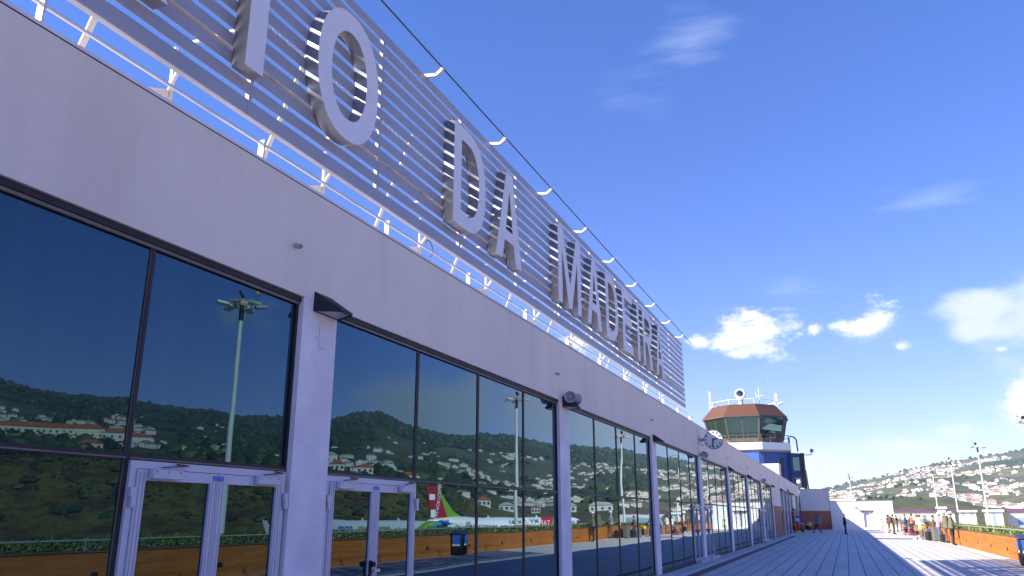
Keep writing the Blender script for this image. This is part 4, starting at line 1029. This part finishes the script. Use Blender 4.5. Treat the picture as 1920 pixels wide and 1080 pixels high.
# ------------------------------------------------------------------ people
def person_mesh(P, J, mats):
    """P: joint -> (pos, radius); J: (joint, joint) edges; mats: joint-pair -> material slot"""
    names = list(P); idx = {n: i for i, n in enumerate(names)}
    me = bpy.data.meshes.new('sk'); me.from_pydata([P[n][0] for n in names], [(idx[a], idx[b]) for a, b, _ in J], [])
    o = bpy.data.objects.new('sk', me); COL.objects.link(o)
    md = o.modifiers.new('s', 'SKIN'); sv = me.skin_vertices[0].data
    for i, n in enumerate(names):
        r_ = P[n][1]; sv[i].radius = r_ if isinstance(r_, tuple) else (r_, r_); sv[i].use_root = (n == 'pelvis')
    s2 = o.modifiers.new('u', 'SUBSURF'); s2.levels = 1; s2.render_levels = 1
    out = bpy.data.meshes.new_from_object(o.evaluated_get(bpy.context.evaluated_depsgraph_get()))
    bpy.data.objects.remove(o)
    out.materials.clear()
    for k in mats: out.materials.append(MATS[k])
    segs = [(Vector(P[a][0]), Vector(P[b][0]), s_) for a, b, s_ in J]
    for p in out.polygons:
        c = p.center; best = 9; bs = 0
        for a, b, s_ in segs:
            ab = b - a; t_ = max(0, min(1, (c - a).dot(ab) / max(1e-9, ab.length_squared))); dd = (a + ab * t_ - c).length
            if dd < best: best = dd; bs = s_
        p.material_index = bs; p.use_smooth = True
    return out
def person(loc, rz, label, top, bottom, hair='hair_dark', height=1.74, arms='rail', legs='stand', lean=.0, shoe='black_cloth', extra=None, sleeves=True, bulk=1.13, group=None):
    k = height / 1.76; P = {}
    def a(n, x, y, z, r_): P[n] = ((x * k, (y + lean * max(0, z - .95)) * k, z * k), r_ * k)
    a('pelvis', 0, 0, .96, .135 * bulk); a('waist', 0, .0, 1.12, .125 * bulk); a('chest', 0, .01, 1.34, .15 * bulk); a('neck', 0, .0, 1.50, .055); a('chin', 0, .02, 1.58, .078); a('head', 0, .015, 1.66, .085); a('crown', 0, .0, 1.73, .06)
    a('nose', 0, .115, 1.625, .014)
    J = [('pelvis', 'waist', 1), ('waist', 'chest', 1), ('chest', 'neck', 1), ('neck', 'chin', 0), ('chin', 'head', 0), ('head', 'crown', 0), ('chin', 'nose', 0)]
    for s_, n in ((-1, 'l'), (1, 'r')):
        a(n + 'sh', .17 * s_ * bulk, 0, 1.43, .068)
        if arms == 'rail': el, wr = (.24 * s_, .10, 1.18), (.17 * s_, .34, 1.08)
        elif arms == 'hip': el, wr = (.36 * s_, -.02, 1.20), (.19 * s_, .10, 1.12)
        elif arms == 'camera': el, wr = (.25 * s_, .14, 1.24), (.08 * s_, .24, 1.50)
        elif arms == 'swing': el, wr = (.23 * s_, .10 * s_, 1.17), (.22 * s_, .26 * s_, .98)
        elif arms == 'push': el, wr = (.22 * s_, .05, 1.17), (.18 * s_, .33, 1.02)
        else: el, wr = (.23 * s_, -.02, 1.16), (.23 * s_, .04, .90)
        a(n + 'el', *el, .045); a(n + 'wr', *wr, .030)
        d = (Vector(wr) - Vector(el)).normalized(); pm = Vector(wr) + d * .07; a(n + 'pa', *pm, .034)
        sidev = Vector((1, 0, 0)) if abs(d.x) < .8 else Vector((0, 1, 0)); dn = Vector((0, 0, -1)) if abs(d.z) < .7 else Vector((0, 1, 0))
        J += [('chest', n + 'sh', 1), (n + 'sh', n + 'el', 1), (n + 'el', n + 'wr', 1 if sleeves else 0), (n + 'wr', n + 'pa', 0)]
        for fi, (off, ln) in enumerate(((-.028, .062), (-.010, .074), (.010, .070), (.027, .055))):
            b1 = pm + d * .035 + sidev * off; b2 = b1 + d * ln * .5 + dn * .008; b3 = b2 + d * ln * .3 + dn * .028
            for q, (pt, r_) in enumerate(((b1, .0095), (b2, .009), (b3, .0075))): a(n + 'f%d%d' % (fi, q), *pt, r_)
            J += [(n + 'pa', n + 'f%d0' % fi, 0), (n + 'f%d0' % fi, n + 'f%d1' % fi, 0), (n + 'f%d1' % fi, n + 'f%d2' % fi, 0)]
        t1 = pm - sidev * .036 * s_ - d * .012; t2 = t1 - sidev * .02 * s_ + d * .03
        a(n + 't0', *t1, .011); a(n + 't1', *t2, .009); J += [(n + 'pa', n + 't0', 0), (n + 't0', n + 't1', 0)]
        if legs == 'walk': kn = (.10 * s_, .14 * s_ + .04, .52); an = (.10 * s_, .36 * s_ - .04, .10)
        elif legs == 'apart': kn = (.13 * s_, .03, .50); an = (.17 * s_, -.02, .09)
        else: kn = (.095 * s_, .02, .50); an = (.10 * s_, -.02, .09)
        a(n + 'hp', .09 * s_, 0, .88, .095 * bulk); a(n + 'kn', *kn, .060); a(n + 'an', *an, .044); a(n + 'to', an[0] + .02 * s_, an[1] + .17, .045, .040); a(n + 'he', an[0], an[1] - .03, .045, .042)
        J += [('pelvis', n + 'hp', 2), (n + 'hp', n + 'kn', 2), (n + 'kn', n + 'an', 2), (n + 'an', n + 'to', 3), (n + 'an', n + 'he', 3)]
    me = person_mesh(P, J, ['skin', top, bottom, shoe]); me.name = 'person'
    o = bpy.data.objects.new('person', me); COL.objects.link(o); o.location = (loc[0], loc[1], 0); o.rotation_euler = (0, 0, rz)
    tag(o, label, 'person', group)
    hx, hy, hz_ = P['head'][0]
    m = MB(); m.ball((hx, hy - .012 * k, hz_ + .018 * k), .112 * k, 0, 12, 8, (.88, 1.02, 1.0), .05)
    m.v = [v if (v[1] < hy + .05 * k or v[2] > hz_ + .055 * k) else (v[0] * .8, hy + .02 * k, v[2]) for v in m.v]
    if extra == 'long': m.ball((hx, hy - .06 * k, hz_ - .10 * k), .10 * k, 0, 10, 7, (.9, .55, 1.3), .05)
    m.build('hair', hair, o)
    e = MB()
    for s_ in (-1, 1): e.ball((hx + .033 * s_ * k, hy + .078 * k, hz_ - .01 * k), .011 * k, 0, 6, 4)
    e.build('eyes', 'black_cloth', o)
    mo = MB().box(hx - .025 * k, hx + .025 * k, hy + .083 * k, hy + .090 * k, hz_ - .082 * k, hz_ - .074 * k); mo.build('mouth', 'red_stripe', o)
    e = MB()
    for s_ in (-1, 1): e.ball((hx + .092 * s_ * k, hy, hz_ - .02 * k), .025 * k, 0, 6, 5, (.4, .8, 1.2))
    e.build('ears', 'skin', o)
    if extra == 'coat':
        M = Matrix.Translation((0, lean * .1, 0)); MB().lathe([(.24 * k, .70 * k), (.205 * k, .85 * k), (.175 * k, 1.05 * k), (.165 * k, 1.2 * k)], 16, 0, M @ Matrix.Diagonal((1, .8, 1, 1)), True, False).build('coat_skirt', top, o)
    else:
        MB().lathe([(.172 * k * bulk, .90 * k), (.165 * k * bulk, .98 * k), (.150 * k * bulk, 1.08 * k)], 16, 0, Matrix.Diagonal((1, .82, 1, 1)), True, False).build('shirt_hem', top, o)
    if extra == 'dress': MB().lathe([(.26 * k, .42 * k), (.21 * k, .7 * k), (.14 * k, 1.0 * k), (.13 * k, 1.1 * k)], 16, 0, None, True, False).build('skirt', bottom, o)
    if extra in ('cap', 'hat'):
        m = MB().lathe([(.118 * k, 0), (.115 * k, .05), (.08 * k, .10), (0, .115)], 14, 0, Matrix.Translation((hx, hy, hz_ + .03 * k)))
        if extra == 'hat': m.lathe([(.19 * k, -.005), (.19 * k, .01)], 16, 0, Matrix.Translation((hx, hy, hz_ + .03 * k)))
        else: m.box(hx - .07, hx + .07, hy + .09, hy + .19, hz_ + .03 * k, hz_ + .042 * k)
        m.build('cap', 'white_cloth', o)
    return o
Q = 'people queuing along the planter'
S_ = PI            # facing -Y after rotation of a figure that looks along +Y
person((80.8, .20), PI * 1.05, 'person in black clothes standing with elbows out in the open terrace shade', 'black_cloth', 'black_cloth', arms='hip', legs='apart', height=1.8, bulk=1.15)
person((85.5, 2.75), .15, 'person in green top and dark trousers striding with a large backpack', 'green_cloth', 'black_cloth', arms='swing', legs='walk', height=1.72)
person((104.5, -3.75), 2.6, 'child with dark hair in a light top at the far end of the queue', 'white_cloth', 'tan_cloth', height=1.28, extra='dress', group=Q)
person((89.7, -3.75), PI * .9, 'person in dark brown jacket and tan trousers near the annex step', 'brown_cloth', 'tan_cloth', arms='push', group=Q)
person((83.5, -3.95), PI * 1.1, 'person in dark brown clothes wearing a round backpack, nearest the annex', 'brown_cloth', 'black_cloth', arms='down', height=1.76, group=Q)
person((99, -5.4), PI, 'person in grey-green jacket behind the navy coat', 'khaki_cloth', 'khaki_cloth', 'hair_grey', group=Q)
person((93, -5.55), PI, 'person in long navy coat over jeans', 'navy_cloth', 'jeans', 'hair_brown', extra='coat', height=1.8, group=Q)
person((91, -5.8), PI * .95, 'person in purple top half hidden beside the orange shirt', 'purple_cloth', 'black_cloth', 'hair_grey', height=1.66, group=Q)
person((87, -5.75), PI, 'person with dark hair in a bright orange shirt', 'orange_cloth', 'black_cloth', height=1.82, group=Q)
person((82, -5.85), PI, 'person with brown hair in a white shirt and jeans', 'white_cloth', 'jeans', 'hair_brown', height=1.74, extra='long', sleeves=False, group=Q)
person((69.6, -5.15), PI * .95, 'person in white top and cream trousers by the yellow bag', 'white_cloth', 'cream_cloth', 'hair_brown', arms='push', height=1.72, group=Q)
person((72.5, -6.0 + .2), PI, 'person in olive jacket between cream trousers and suitcases', 'khaki_cloth', 'brown_cloth', 'hair_grey', height=1.7, group=Q)
person((60.6, -5.55), PI * 1.0, 'person in pink shirt and blue jeans leaning on the planter', 'pink_cloth', 'jeans', 'hair_grey', height=1.84, lean=.10, extra='cap', group=Q)
person((60.4, -5.3 - .75 + .35), PI * 1.05, 'tall person in grey coat and white cap beside the pink shirt', 'grey_cloth', 'brown_cloth', 'hair_grey', height=1.86, extra='coat', group=Q) if False else person((57.6, -5.62), PI, 'tall person in grey coat and white cap beside the pink shirt', 'grey_cloth', 'brown_cloth', 'hair_grey', height=1.92, extra='cap', group=Q)
person((53.4, -5.55), PI * .92, 'person in dark khaki coat and white sun hat, nearest of the queue', 'khaki_cloth', 'black_cloth', 'hair_brown', height=1.86, bulk=1.3, extra='hat', group=Q)
person((96.5, -4.9), PI * .8, 'person in brown jacket between the backpack and the grey-green jacket', 'brown_cloth', 'grey_cloth', height=1.7, group=Q)
person((76.5, -5.75), PI, 'person in blue-grey sweater bending over the planter', 'bluegrey_cloth', 'jeans', 'hair_grey', height=1.66, lean=.35, group=Q)

person((99.5, -4.3), PI * .8, 'person in black jacket at the far end of the queue, behind the child', 'black_cloth', 'tan_cloth', height=1.72, group=Q)
person((95, -5.9 + .25), PI, 'person in light khaki jacket just beyond the navy coat', 'tan_cloth', 'brown_cloth', 'hair_brown', group=Q)
person((79, -5.8), PI, 'person in cream shirt between the white shirt and the blue-grey sweater', 'cream_cloth', 'jeans', 'hair_dark', height=1.7, group=Q)
person((71.0, -5.55), PI * 1.05, 'person in khaki vest and dark trousers behind the cream trousers', 'khaki_cloth', 'black_cloth', 'hair_brown', height=1.76, extra='hat', group=Q)
person((66.6, -5.8), PI, 'person in brown top behind the yellow holdall', 'brown_cloth', 'black_cloth', 'hair_dark', height=1.68, group=Q)

def backpack(loc, rz, label, mat, s_=1.):
    r = empty('backpack', loc, rz, label, 'backpack')
    MB().rbox((0, 0, .26 * s_), (.34 * s_, .22 * s_, .52 * s_), .05 * s_).rbox((0, -.14 * s_, .18 * s_), (.26 * s_, .08 * s_, .28 * s_), .03 * s_).build('bag', mat, r)
    MB().rbox((0, -.0, .55 * s_), (.30 * s_, .24 * s_, .10 * s_), .04 * s_).build('top_flap', mat, r)
    for q in (-.1, .1): MB().path([(q * s_, .11 * s_, .5 * s_), (q * s_, .17 * s_, .42 * s_), (q * s_, .12 * s_, .1 * s_)], .018, 6).build('strap', 'black_cloth', r)
def behind(px, py, rz, d): return (px - math.sin(-rz) * d * 1., py - math.cos(-rz) * d)
def bp_at(px, py, rz, z, label, mat, s_=1., d=.26):
    # the figure looks along +Y turned by rz; its back is the other way
    backpack((px + math.sin(rz) * d, py - math.cos(rz) * d, z), rz, label, mat, s_)
bp_at(85.5, 2.75, .15, .95, 'large blue-grey backpack on the striding person', 'grey_cloth', 1.25)
bp_at(83.5, -3.95, PI * 1.1, 1.0, 'round brown backpack worn nearest the annex', 'brown_cloth', 1.0)
bp_at(53.4, -5.55, PI * .92, .92, 'dark khaki rucksack worn by the nearest queuing person', 'khaki_cloth', 1.25)

def suitcase(loc, rz, label, mat, w=.45, d=.26, h=.66, up=True):
    r = empty('suitcase', loc, rz, label, 'suitcase')
    m = MB().rbox((0, 0, h / 2 + .04), (w, d, h), .03)
    for x in (-w * .3, 0, w * .3): m.box(x - .015, x + .015, -d / 2 - .008, d / 2 + .008, .1, h - .02)
    m.build('shell', mat, r)
    MB().path([(-.09, 0, h + .03), (-.09, 0, h + .12), (.09, 0, h + .12), (.09, 0, h + .03)], .012, 6).build('handle', 'black_metal', r)
    for x in (-w * .38, w * .38): MB().tube((x, -d * .35, .03), (x, -d * .35 + .03, .03), .03, 8).build('wheel', 'dark_rubber', r)
suitcase((62.5, -5.45, 0), .1, 'large grey suitcase standing left of the pink shirt', 'suitcase_grey', .72, .36, .86)
suitcase((64.2, -5.15, 0), .3, 'grey suitcase beside the cream trousers', 'suitcase_grey', .62, .34, .74)
suitcase((58.9, -5.55, 0), .2, 'small black suitcase at the feet of the pink shirt', 'black_cloth', .42, .26, .48)
suitcase((62.9, -5.05, 0), .2, 'black suitcase with white tag in front of the grey ones', 'black_cloth', .50, .28, .56)
def duffel(loc, rz, label, mat, L=.7, rad=.19):
    r = empty('holdall', loc, rz, label, 'bag')
    MB().lathe([(rad * .6, -L / 2), (rad * .95, -L / 2 + .04), (rad, -L / 4), (rad * 1.03, 0), (rad, L / 4), (rad * .95, L / 2 - .04), (rad * .6, L / 2)], 14, 0, Matrix.Translation((0, 0, rad)) @ Matrix.Rotation(PI / 2, 4, 'Y')).build('bag', mat, r)
    MB().path([(-.12, .05, rad * 1.9), (-.08, .0, rad * 2.5), (.08, 0, rad * 2.5), (.12, .05, rad * 1.9)], .014, 6).build('strap', 'black_cloth', r)
def trolley(loc, rz, label):
    r = empty('luggage_trolley', loc, rz, label, 'luggage trolley', 'luggage trolleys among the queue')
    f = MB().path([(-.28, .45, .12), (.28, .45, .12), (.26, -.45, .16), (-.26, -.45, .16), (-.28, .45, .12)], .018, 6)
    for x in (-.14, 0, .14): f.tube((x, .45, .125), (x, -.45, .16), .012, 6)
    f.path([(-.26, -.45, .16), (-.26, -.60, 1.0), (.26, -.60, 1.0), (.26, -.45, .16)], .018, 6).tube((-.26, -.53, .6), (.26, -.53, .6), .012, 6)
    f.build('frame', 'steel_tube', r)
    MB().tube((-.28, -.61, 1.02), (.28, -.61, 1.02), .028, 8).build('handle', 'black_metal', r)
    b = MB().path([(-.22, -.55, .78), (-.2, -.3, .78), (.2, -.3, .78), (.22, -.55, .78)], .012, 6).path([(-.2, -.52, .62), (-.18, -.32, .62), (.18, -.32, .62), (.2, -.52, .62)], .01, 6); b.build('basket', 'steel_tube', r)
    for x, y in ((-.24, -.42), (.24, -.42), (0, .38)): MB().tube((x - .02, y, .065), (x + .02, y, .065), .065, 10).build('wheel', 'dark_rubber', r)
TR_ = [((79.6, -5.1), 2.3, 'luggage trolley with red and green bags before the orange shirt'), ((84.5, -5.2), 2.0, 'luggage trolley with a dark bag before the navy coat'), ((65.6, -5.0), 2.2, 'luggage trolley with a yellow bag beside the grey suitcases')]
for (x, y), rz, t_ in TR_: trolley((x, y, 0), rz, t_)
duffel((79.6, -5.1, .17), 2.3, 'red holdall low on the first trolley', 'red_cloth', .6, .15); duffel((79.6, -5.1, .47), 2.4, 'green holdall on top of the red one', 'green_cloth', .5, .12)
duffel((80.2, -5.3, 0), 1.0, 'black holdall on the floor beside the first trolley', 'black_cloth', .8, .2)
duffel((84.5, -5.2, .17), 2.0, 'dark purple holdall on the trolley by the navy coat', 'purple_cloth', .8, .24)
duffel((65.6, -5.0, .60), 2.2, 'bright yellow holdall on the trolley by the cream trousers', 'yellow_cloth', .6, .17)
suitcase((65.6, -5.0, .16), 2.2, 'brown case lying under the yellow holdall', 'brown_cloth', .5, .3, .42)

# ------------------------------------------------------------------ world: sky with clouds
SUN_EL, SUN_AZ = R(30.9), math.atan2(1, -.70)         # direction towards the sun
w = bpy.data.worlds.new('World'); scene.world = w; w.use_nodes = True
nt = w.node_tree; bg = nt.nodes['Background']
sky = nt.nodes.new('ShaderNodeTexSky'); sky.sky_type = 'NISHITA'; sky.sun_disc = False
sky.sun_elevation = SUN_EL; sky.sun_rotation = -(SUN_AZ - PI / 2); sky.air_density = 1.0; sky.dust_density = .05; sky.ozone_density = 2.6
tc = nt.nodes.new('ShaderNodeTexCoord'); sp = nt.nodes.new('ShaderNodeSeparateXYZ'); nt.links.new(tc.outputs['Generated'], sp.inputs[0])
az = mth(nt, 'MULTIPLY', mth(nt, 'ARCTAN2', sp.outputs[1], sp.outputs[0]), 180 / PI); el = mth(nt, 'MULTIPLY', mth(nt, 'ARCSINE', sp.outputs[2]), 180 / PI)
def n3(scale, detail, rough, st=(1, 1, 1.8), loc=(0, 0, 0)):
    mp = nt.nodes.new('ShaderNodeMapping'); mp.inputs['Scale'].default_value = st; mp.inputs['Location'].default_value = loc; nt.links.new(tc.outputs['Generated'], mp.inputs[0])
    n = nt.nodes.new('ShaderNodeTexNoise'); n.inputs['Scale'].default_value = scale; n.inputs['Detail'].default_value = detail; n.inputs['Roughness'].default_value = rough
    nt.links.new(mp.outputs[0], n.inputs[0]); return n.outputs[0]
def blobs(L):
    cur = None
    for a, e, ra, re, wt in L:
        dx = mth(nt, 'DIVIDE', mth(nt, 'SUBTRACT', az, a), ra); dy = mth(nt, 'DIVIDE', mth(nt, 'SUBTRACT', el, e), re)
        v = mth(nt, 'SUBTRACT', wt, mth(nt, 'SQRT', mth(nt, 'ADD', mth(nt, 'MULTIPLY', dx, dx), mth(nt, 'MULTIPLY', dy, dy)))); v = mth(nt, 'MAXIMUM', v, -1.)
        cur = v if cur is None else mth(nt, 'MAXIMUM', cur, v)
    return cur
bright = blobs([(4.4, 12.6, 2.6, 1.5, 1.), (6.2, 12.1, 2.0, 1.0, .85), (8.6, 12.0, 1.6, .7, .6), (3.9, 11.0, 1.8, 1.1, .9), (5.6, 10.9, 1.6, .8, .55), (4.7, 9.8, .5, .3, .35), (-3.5, 12.9, 1.3, 1.0, 1.), (-2.2, 12.2, 1.6, .8, .9), (-1.1, 12.4, 1.0, .7, .7),
                (.7, 12.3, 1.0, 1.0, .3), (-1.6, 11.0, 1.2, .6, .45), (-4.5, 10.7, .9, .5, .25), (-11.0, 6.6, 1.5, 1.5, 1.), (-12.6, 7.4, 2.0, 1.8, .9), (-10.2, 9.9, .8, .4, .5), (16.9, 12.2, 2.0, 1.2, .8), (13.0, 11.2, 1.2, .8, .7)])
soft = blobs([(5.2, 11.8, 4.2, 2.0, .55), (-2.4, 12.0, 3.4, 1.8, .5), (.7, 12.2, 1.4, 1.2, .5), (-4.6, 10.7, 1.2, .7, .5), (-9.8, 12.6, 3.0, 1.3, .9), (-9.0, 11.5, 2.4, 1.2, .7), (-14, 12, 5, 2.5, 1.), (2.0, 3.4, 4.5, 2.0, .9), (.5, 2.6, 3, 1.4, .9), (-3.5, 4.2, 3.5, 1.6, .8), (-6.5, 5.2, 3.5, 1.0, .5),
              (-27., 7.4, 7, 2.5, 1.), (-20, 7.4, 7, 2.9, 1.), (-15, 6.8, 6, 3.0, 1.), (-11.5, 5.6, 3, 2.3, .8), (-33, 8.0, 4, 1.6, .5), (-40, 13, 7, 3, .35)])
wisp = blobs([(7.5, 32.8, 5, 2.4, .7), (14, 30, 9, 3, .5), (2, 15.6, 9, 1.6, .55), (-8, 20, 9, 2.4, .4), (-45, 26, 20, 8, .5), (-30, 18, 10, 4, .4)])
nb = n3(24, 11, .70); ns = n3(11, 8, .6, (1, 1, 1.6), (2, 5, 1)); nw = n3(5, 8, .62, (1.5, 1, 7), (7, 1, 3))
def mask(b, n, k, lo, hi):
    mr = nt.nodes.new('ShaderNodeMapRange'); mr.interpolation_type = 'SMOOTHSTEP'
    nt.links.new(mth(nt, 'ADD', b, mth(nt, 'MULTIPLY', mth(nt, 'SUBTRACT', n, .5), k)), mr.inputs[0]); mr.inputs[1].default_value = lo; mr.inputs[2].default_value = hi
    return mr.outputs[0]
mb = mask(bright, nb, 3.4, -.10, .85); ms = mth(nt, 'MULTIPLY', mask(soft, ns, 2.2, -.15, .75), .8); mw = mth(nt, 'MULTIPLY', mask(wisp, nw, 3.0, .0, 1.3), .28)
hs = nt.nodes.new('ShaderNodeHueSaturation'); hs.inputs['Saturation'].default_value = 1.3; hs.inputs['Hue'].default_value = .508; nt.links.new(sky.outputs[0], hs.inputs['Color'])
shade = ramp(nt, n3(34, 6, .6), [(.32, (3.4, 3.6, 4.1)), (.55, (5.2, 5.2, 5.3))])
mrs = nt.nodes.new('ShaderNodeMapRange'); nt.links.new(el, mrs.inputs[0]); mrs.inputs[1].default_value = 3; mrs.inputs[2].default_value = 34
skc = mixc(nt, 1., hs.outputs[0], mixc(nt, mrs.outputs[0], (.60, .54, .80), (.79, .69, .88)), 'MULTIPLY')
c = mixc(nt, mw, skc, (3.2, 3.8, 5.0)); c = mixc(nt, ms, c, (3.5, 3.75, 4.2)); c = mixc(nt, mb, c, shade)
nt.links.new(c, bg.inputs[0]); bg.inputs[1].default_value = .12
sun = bpy.data.lights.new('sun', 'SUN'); sun.energy = 5.0; sun.angle = R(.53); sun.color = (1., .93, .82)
so = bpy.data.objects.new('sun', sun); COL.objects.link(so)
d = Vector((math.cos(SUN_EL) * math.cos(SUN_AZ), math.cos(SUN_EL) * math.sin(SUN_AZ), math.sin(SUN_EL)))
so.rotation_euler = d.to_track_quat('Z', 'Y').to_euler(); so.location = (0, 0, 60)

# ------------------------------------------------------------------ haze
hz_o = MB().box(-150, 3300, -3200, 900, -30, 420).build('haze', 'soil'); hz_o.data.materials.clear()
hm = bpy.data.materials.new('haze'); hm.use_nodes = True; hn = hm.node_tree; hn.nodes.clear()
ho = hn.nodes.new('ShaderNodeOutputMaterial'); pv = hn.nodes.new('ShaderNodeVolumePrincipled'); pv.inputs['Color'].default_value = (.72, .80, 1., 1); pv.inputs['Density'].default_value = .00011
hn.links.new(pv.outputs[0], ho.inputs['Volume']); hz_o.data.materials.append(hm); tag(hz_o, 'thin blue haze over the hills', 'haze', kind='stuff')

# ------------------------------------------------------------------ camera
f, yh, xv, roll = 1473.9, 967.78, 1586.1, -.0011
p = math.atan((yh - 540) / f); azc = math.atan((xv - 960) * math.cos(p) / f)
fwv = Vector((math.cos(p) * math.cos(azc), math.cos(p) * math.sin(azc), math.sin(p))); rt0 = Vector((math.sin(azc), -math.cos(azc), 0)); up0 = rt0.cross(fwv)
rt = rt0 * math.cos(roll) + up0 * math.sin(roll); upv = rt.cross(fwv)
cam = bpy.data.cameras.new('camera'); cam.sensor_width = 36; cam.lens = f * 36 / 1920; cam.clip_end = 12000; cam.clip_start = .05
co = bpy.data.objects.new('camera', cam); COL.objects.link(co); scene.camera = co
Mc = Matrix((( rt.x, upv.x, -fwv.x, 0), (rt.y, upv.y, -fwv.y, 0), (rt.z, upv.z, -fwv.z, 1.65), (0, 0, 0, 1))); co.matrix_world = Mc
vs_ = scene.view_settings; vs_.view_transform = 'Standard'; vs_.look = 'None'; w.cycles.sampling_method = 'MANUAL'; w.cycles.sample_map_resolution = 512
vs_.exposure = 1.3; vs_.gamma = 1.
scene.cycles.max_bounces = 6; scene.cycles.glossy_bounces = 3; scene.cycles.diffuse_bounces = 3; scene.cycles.volume_bounces = 0
scene.cycles.sample_clamp_indirect = 6; scene.cycles.use_denoising = True
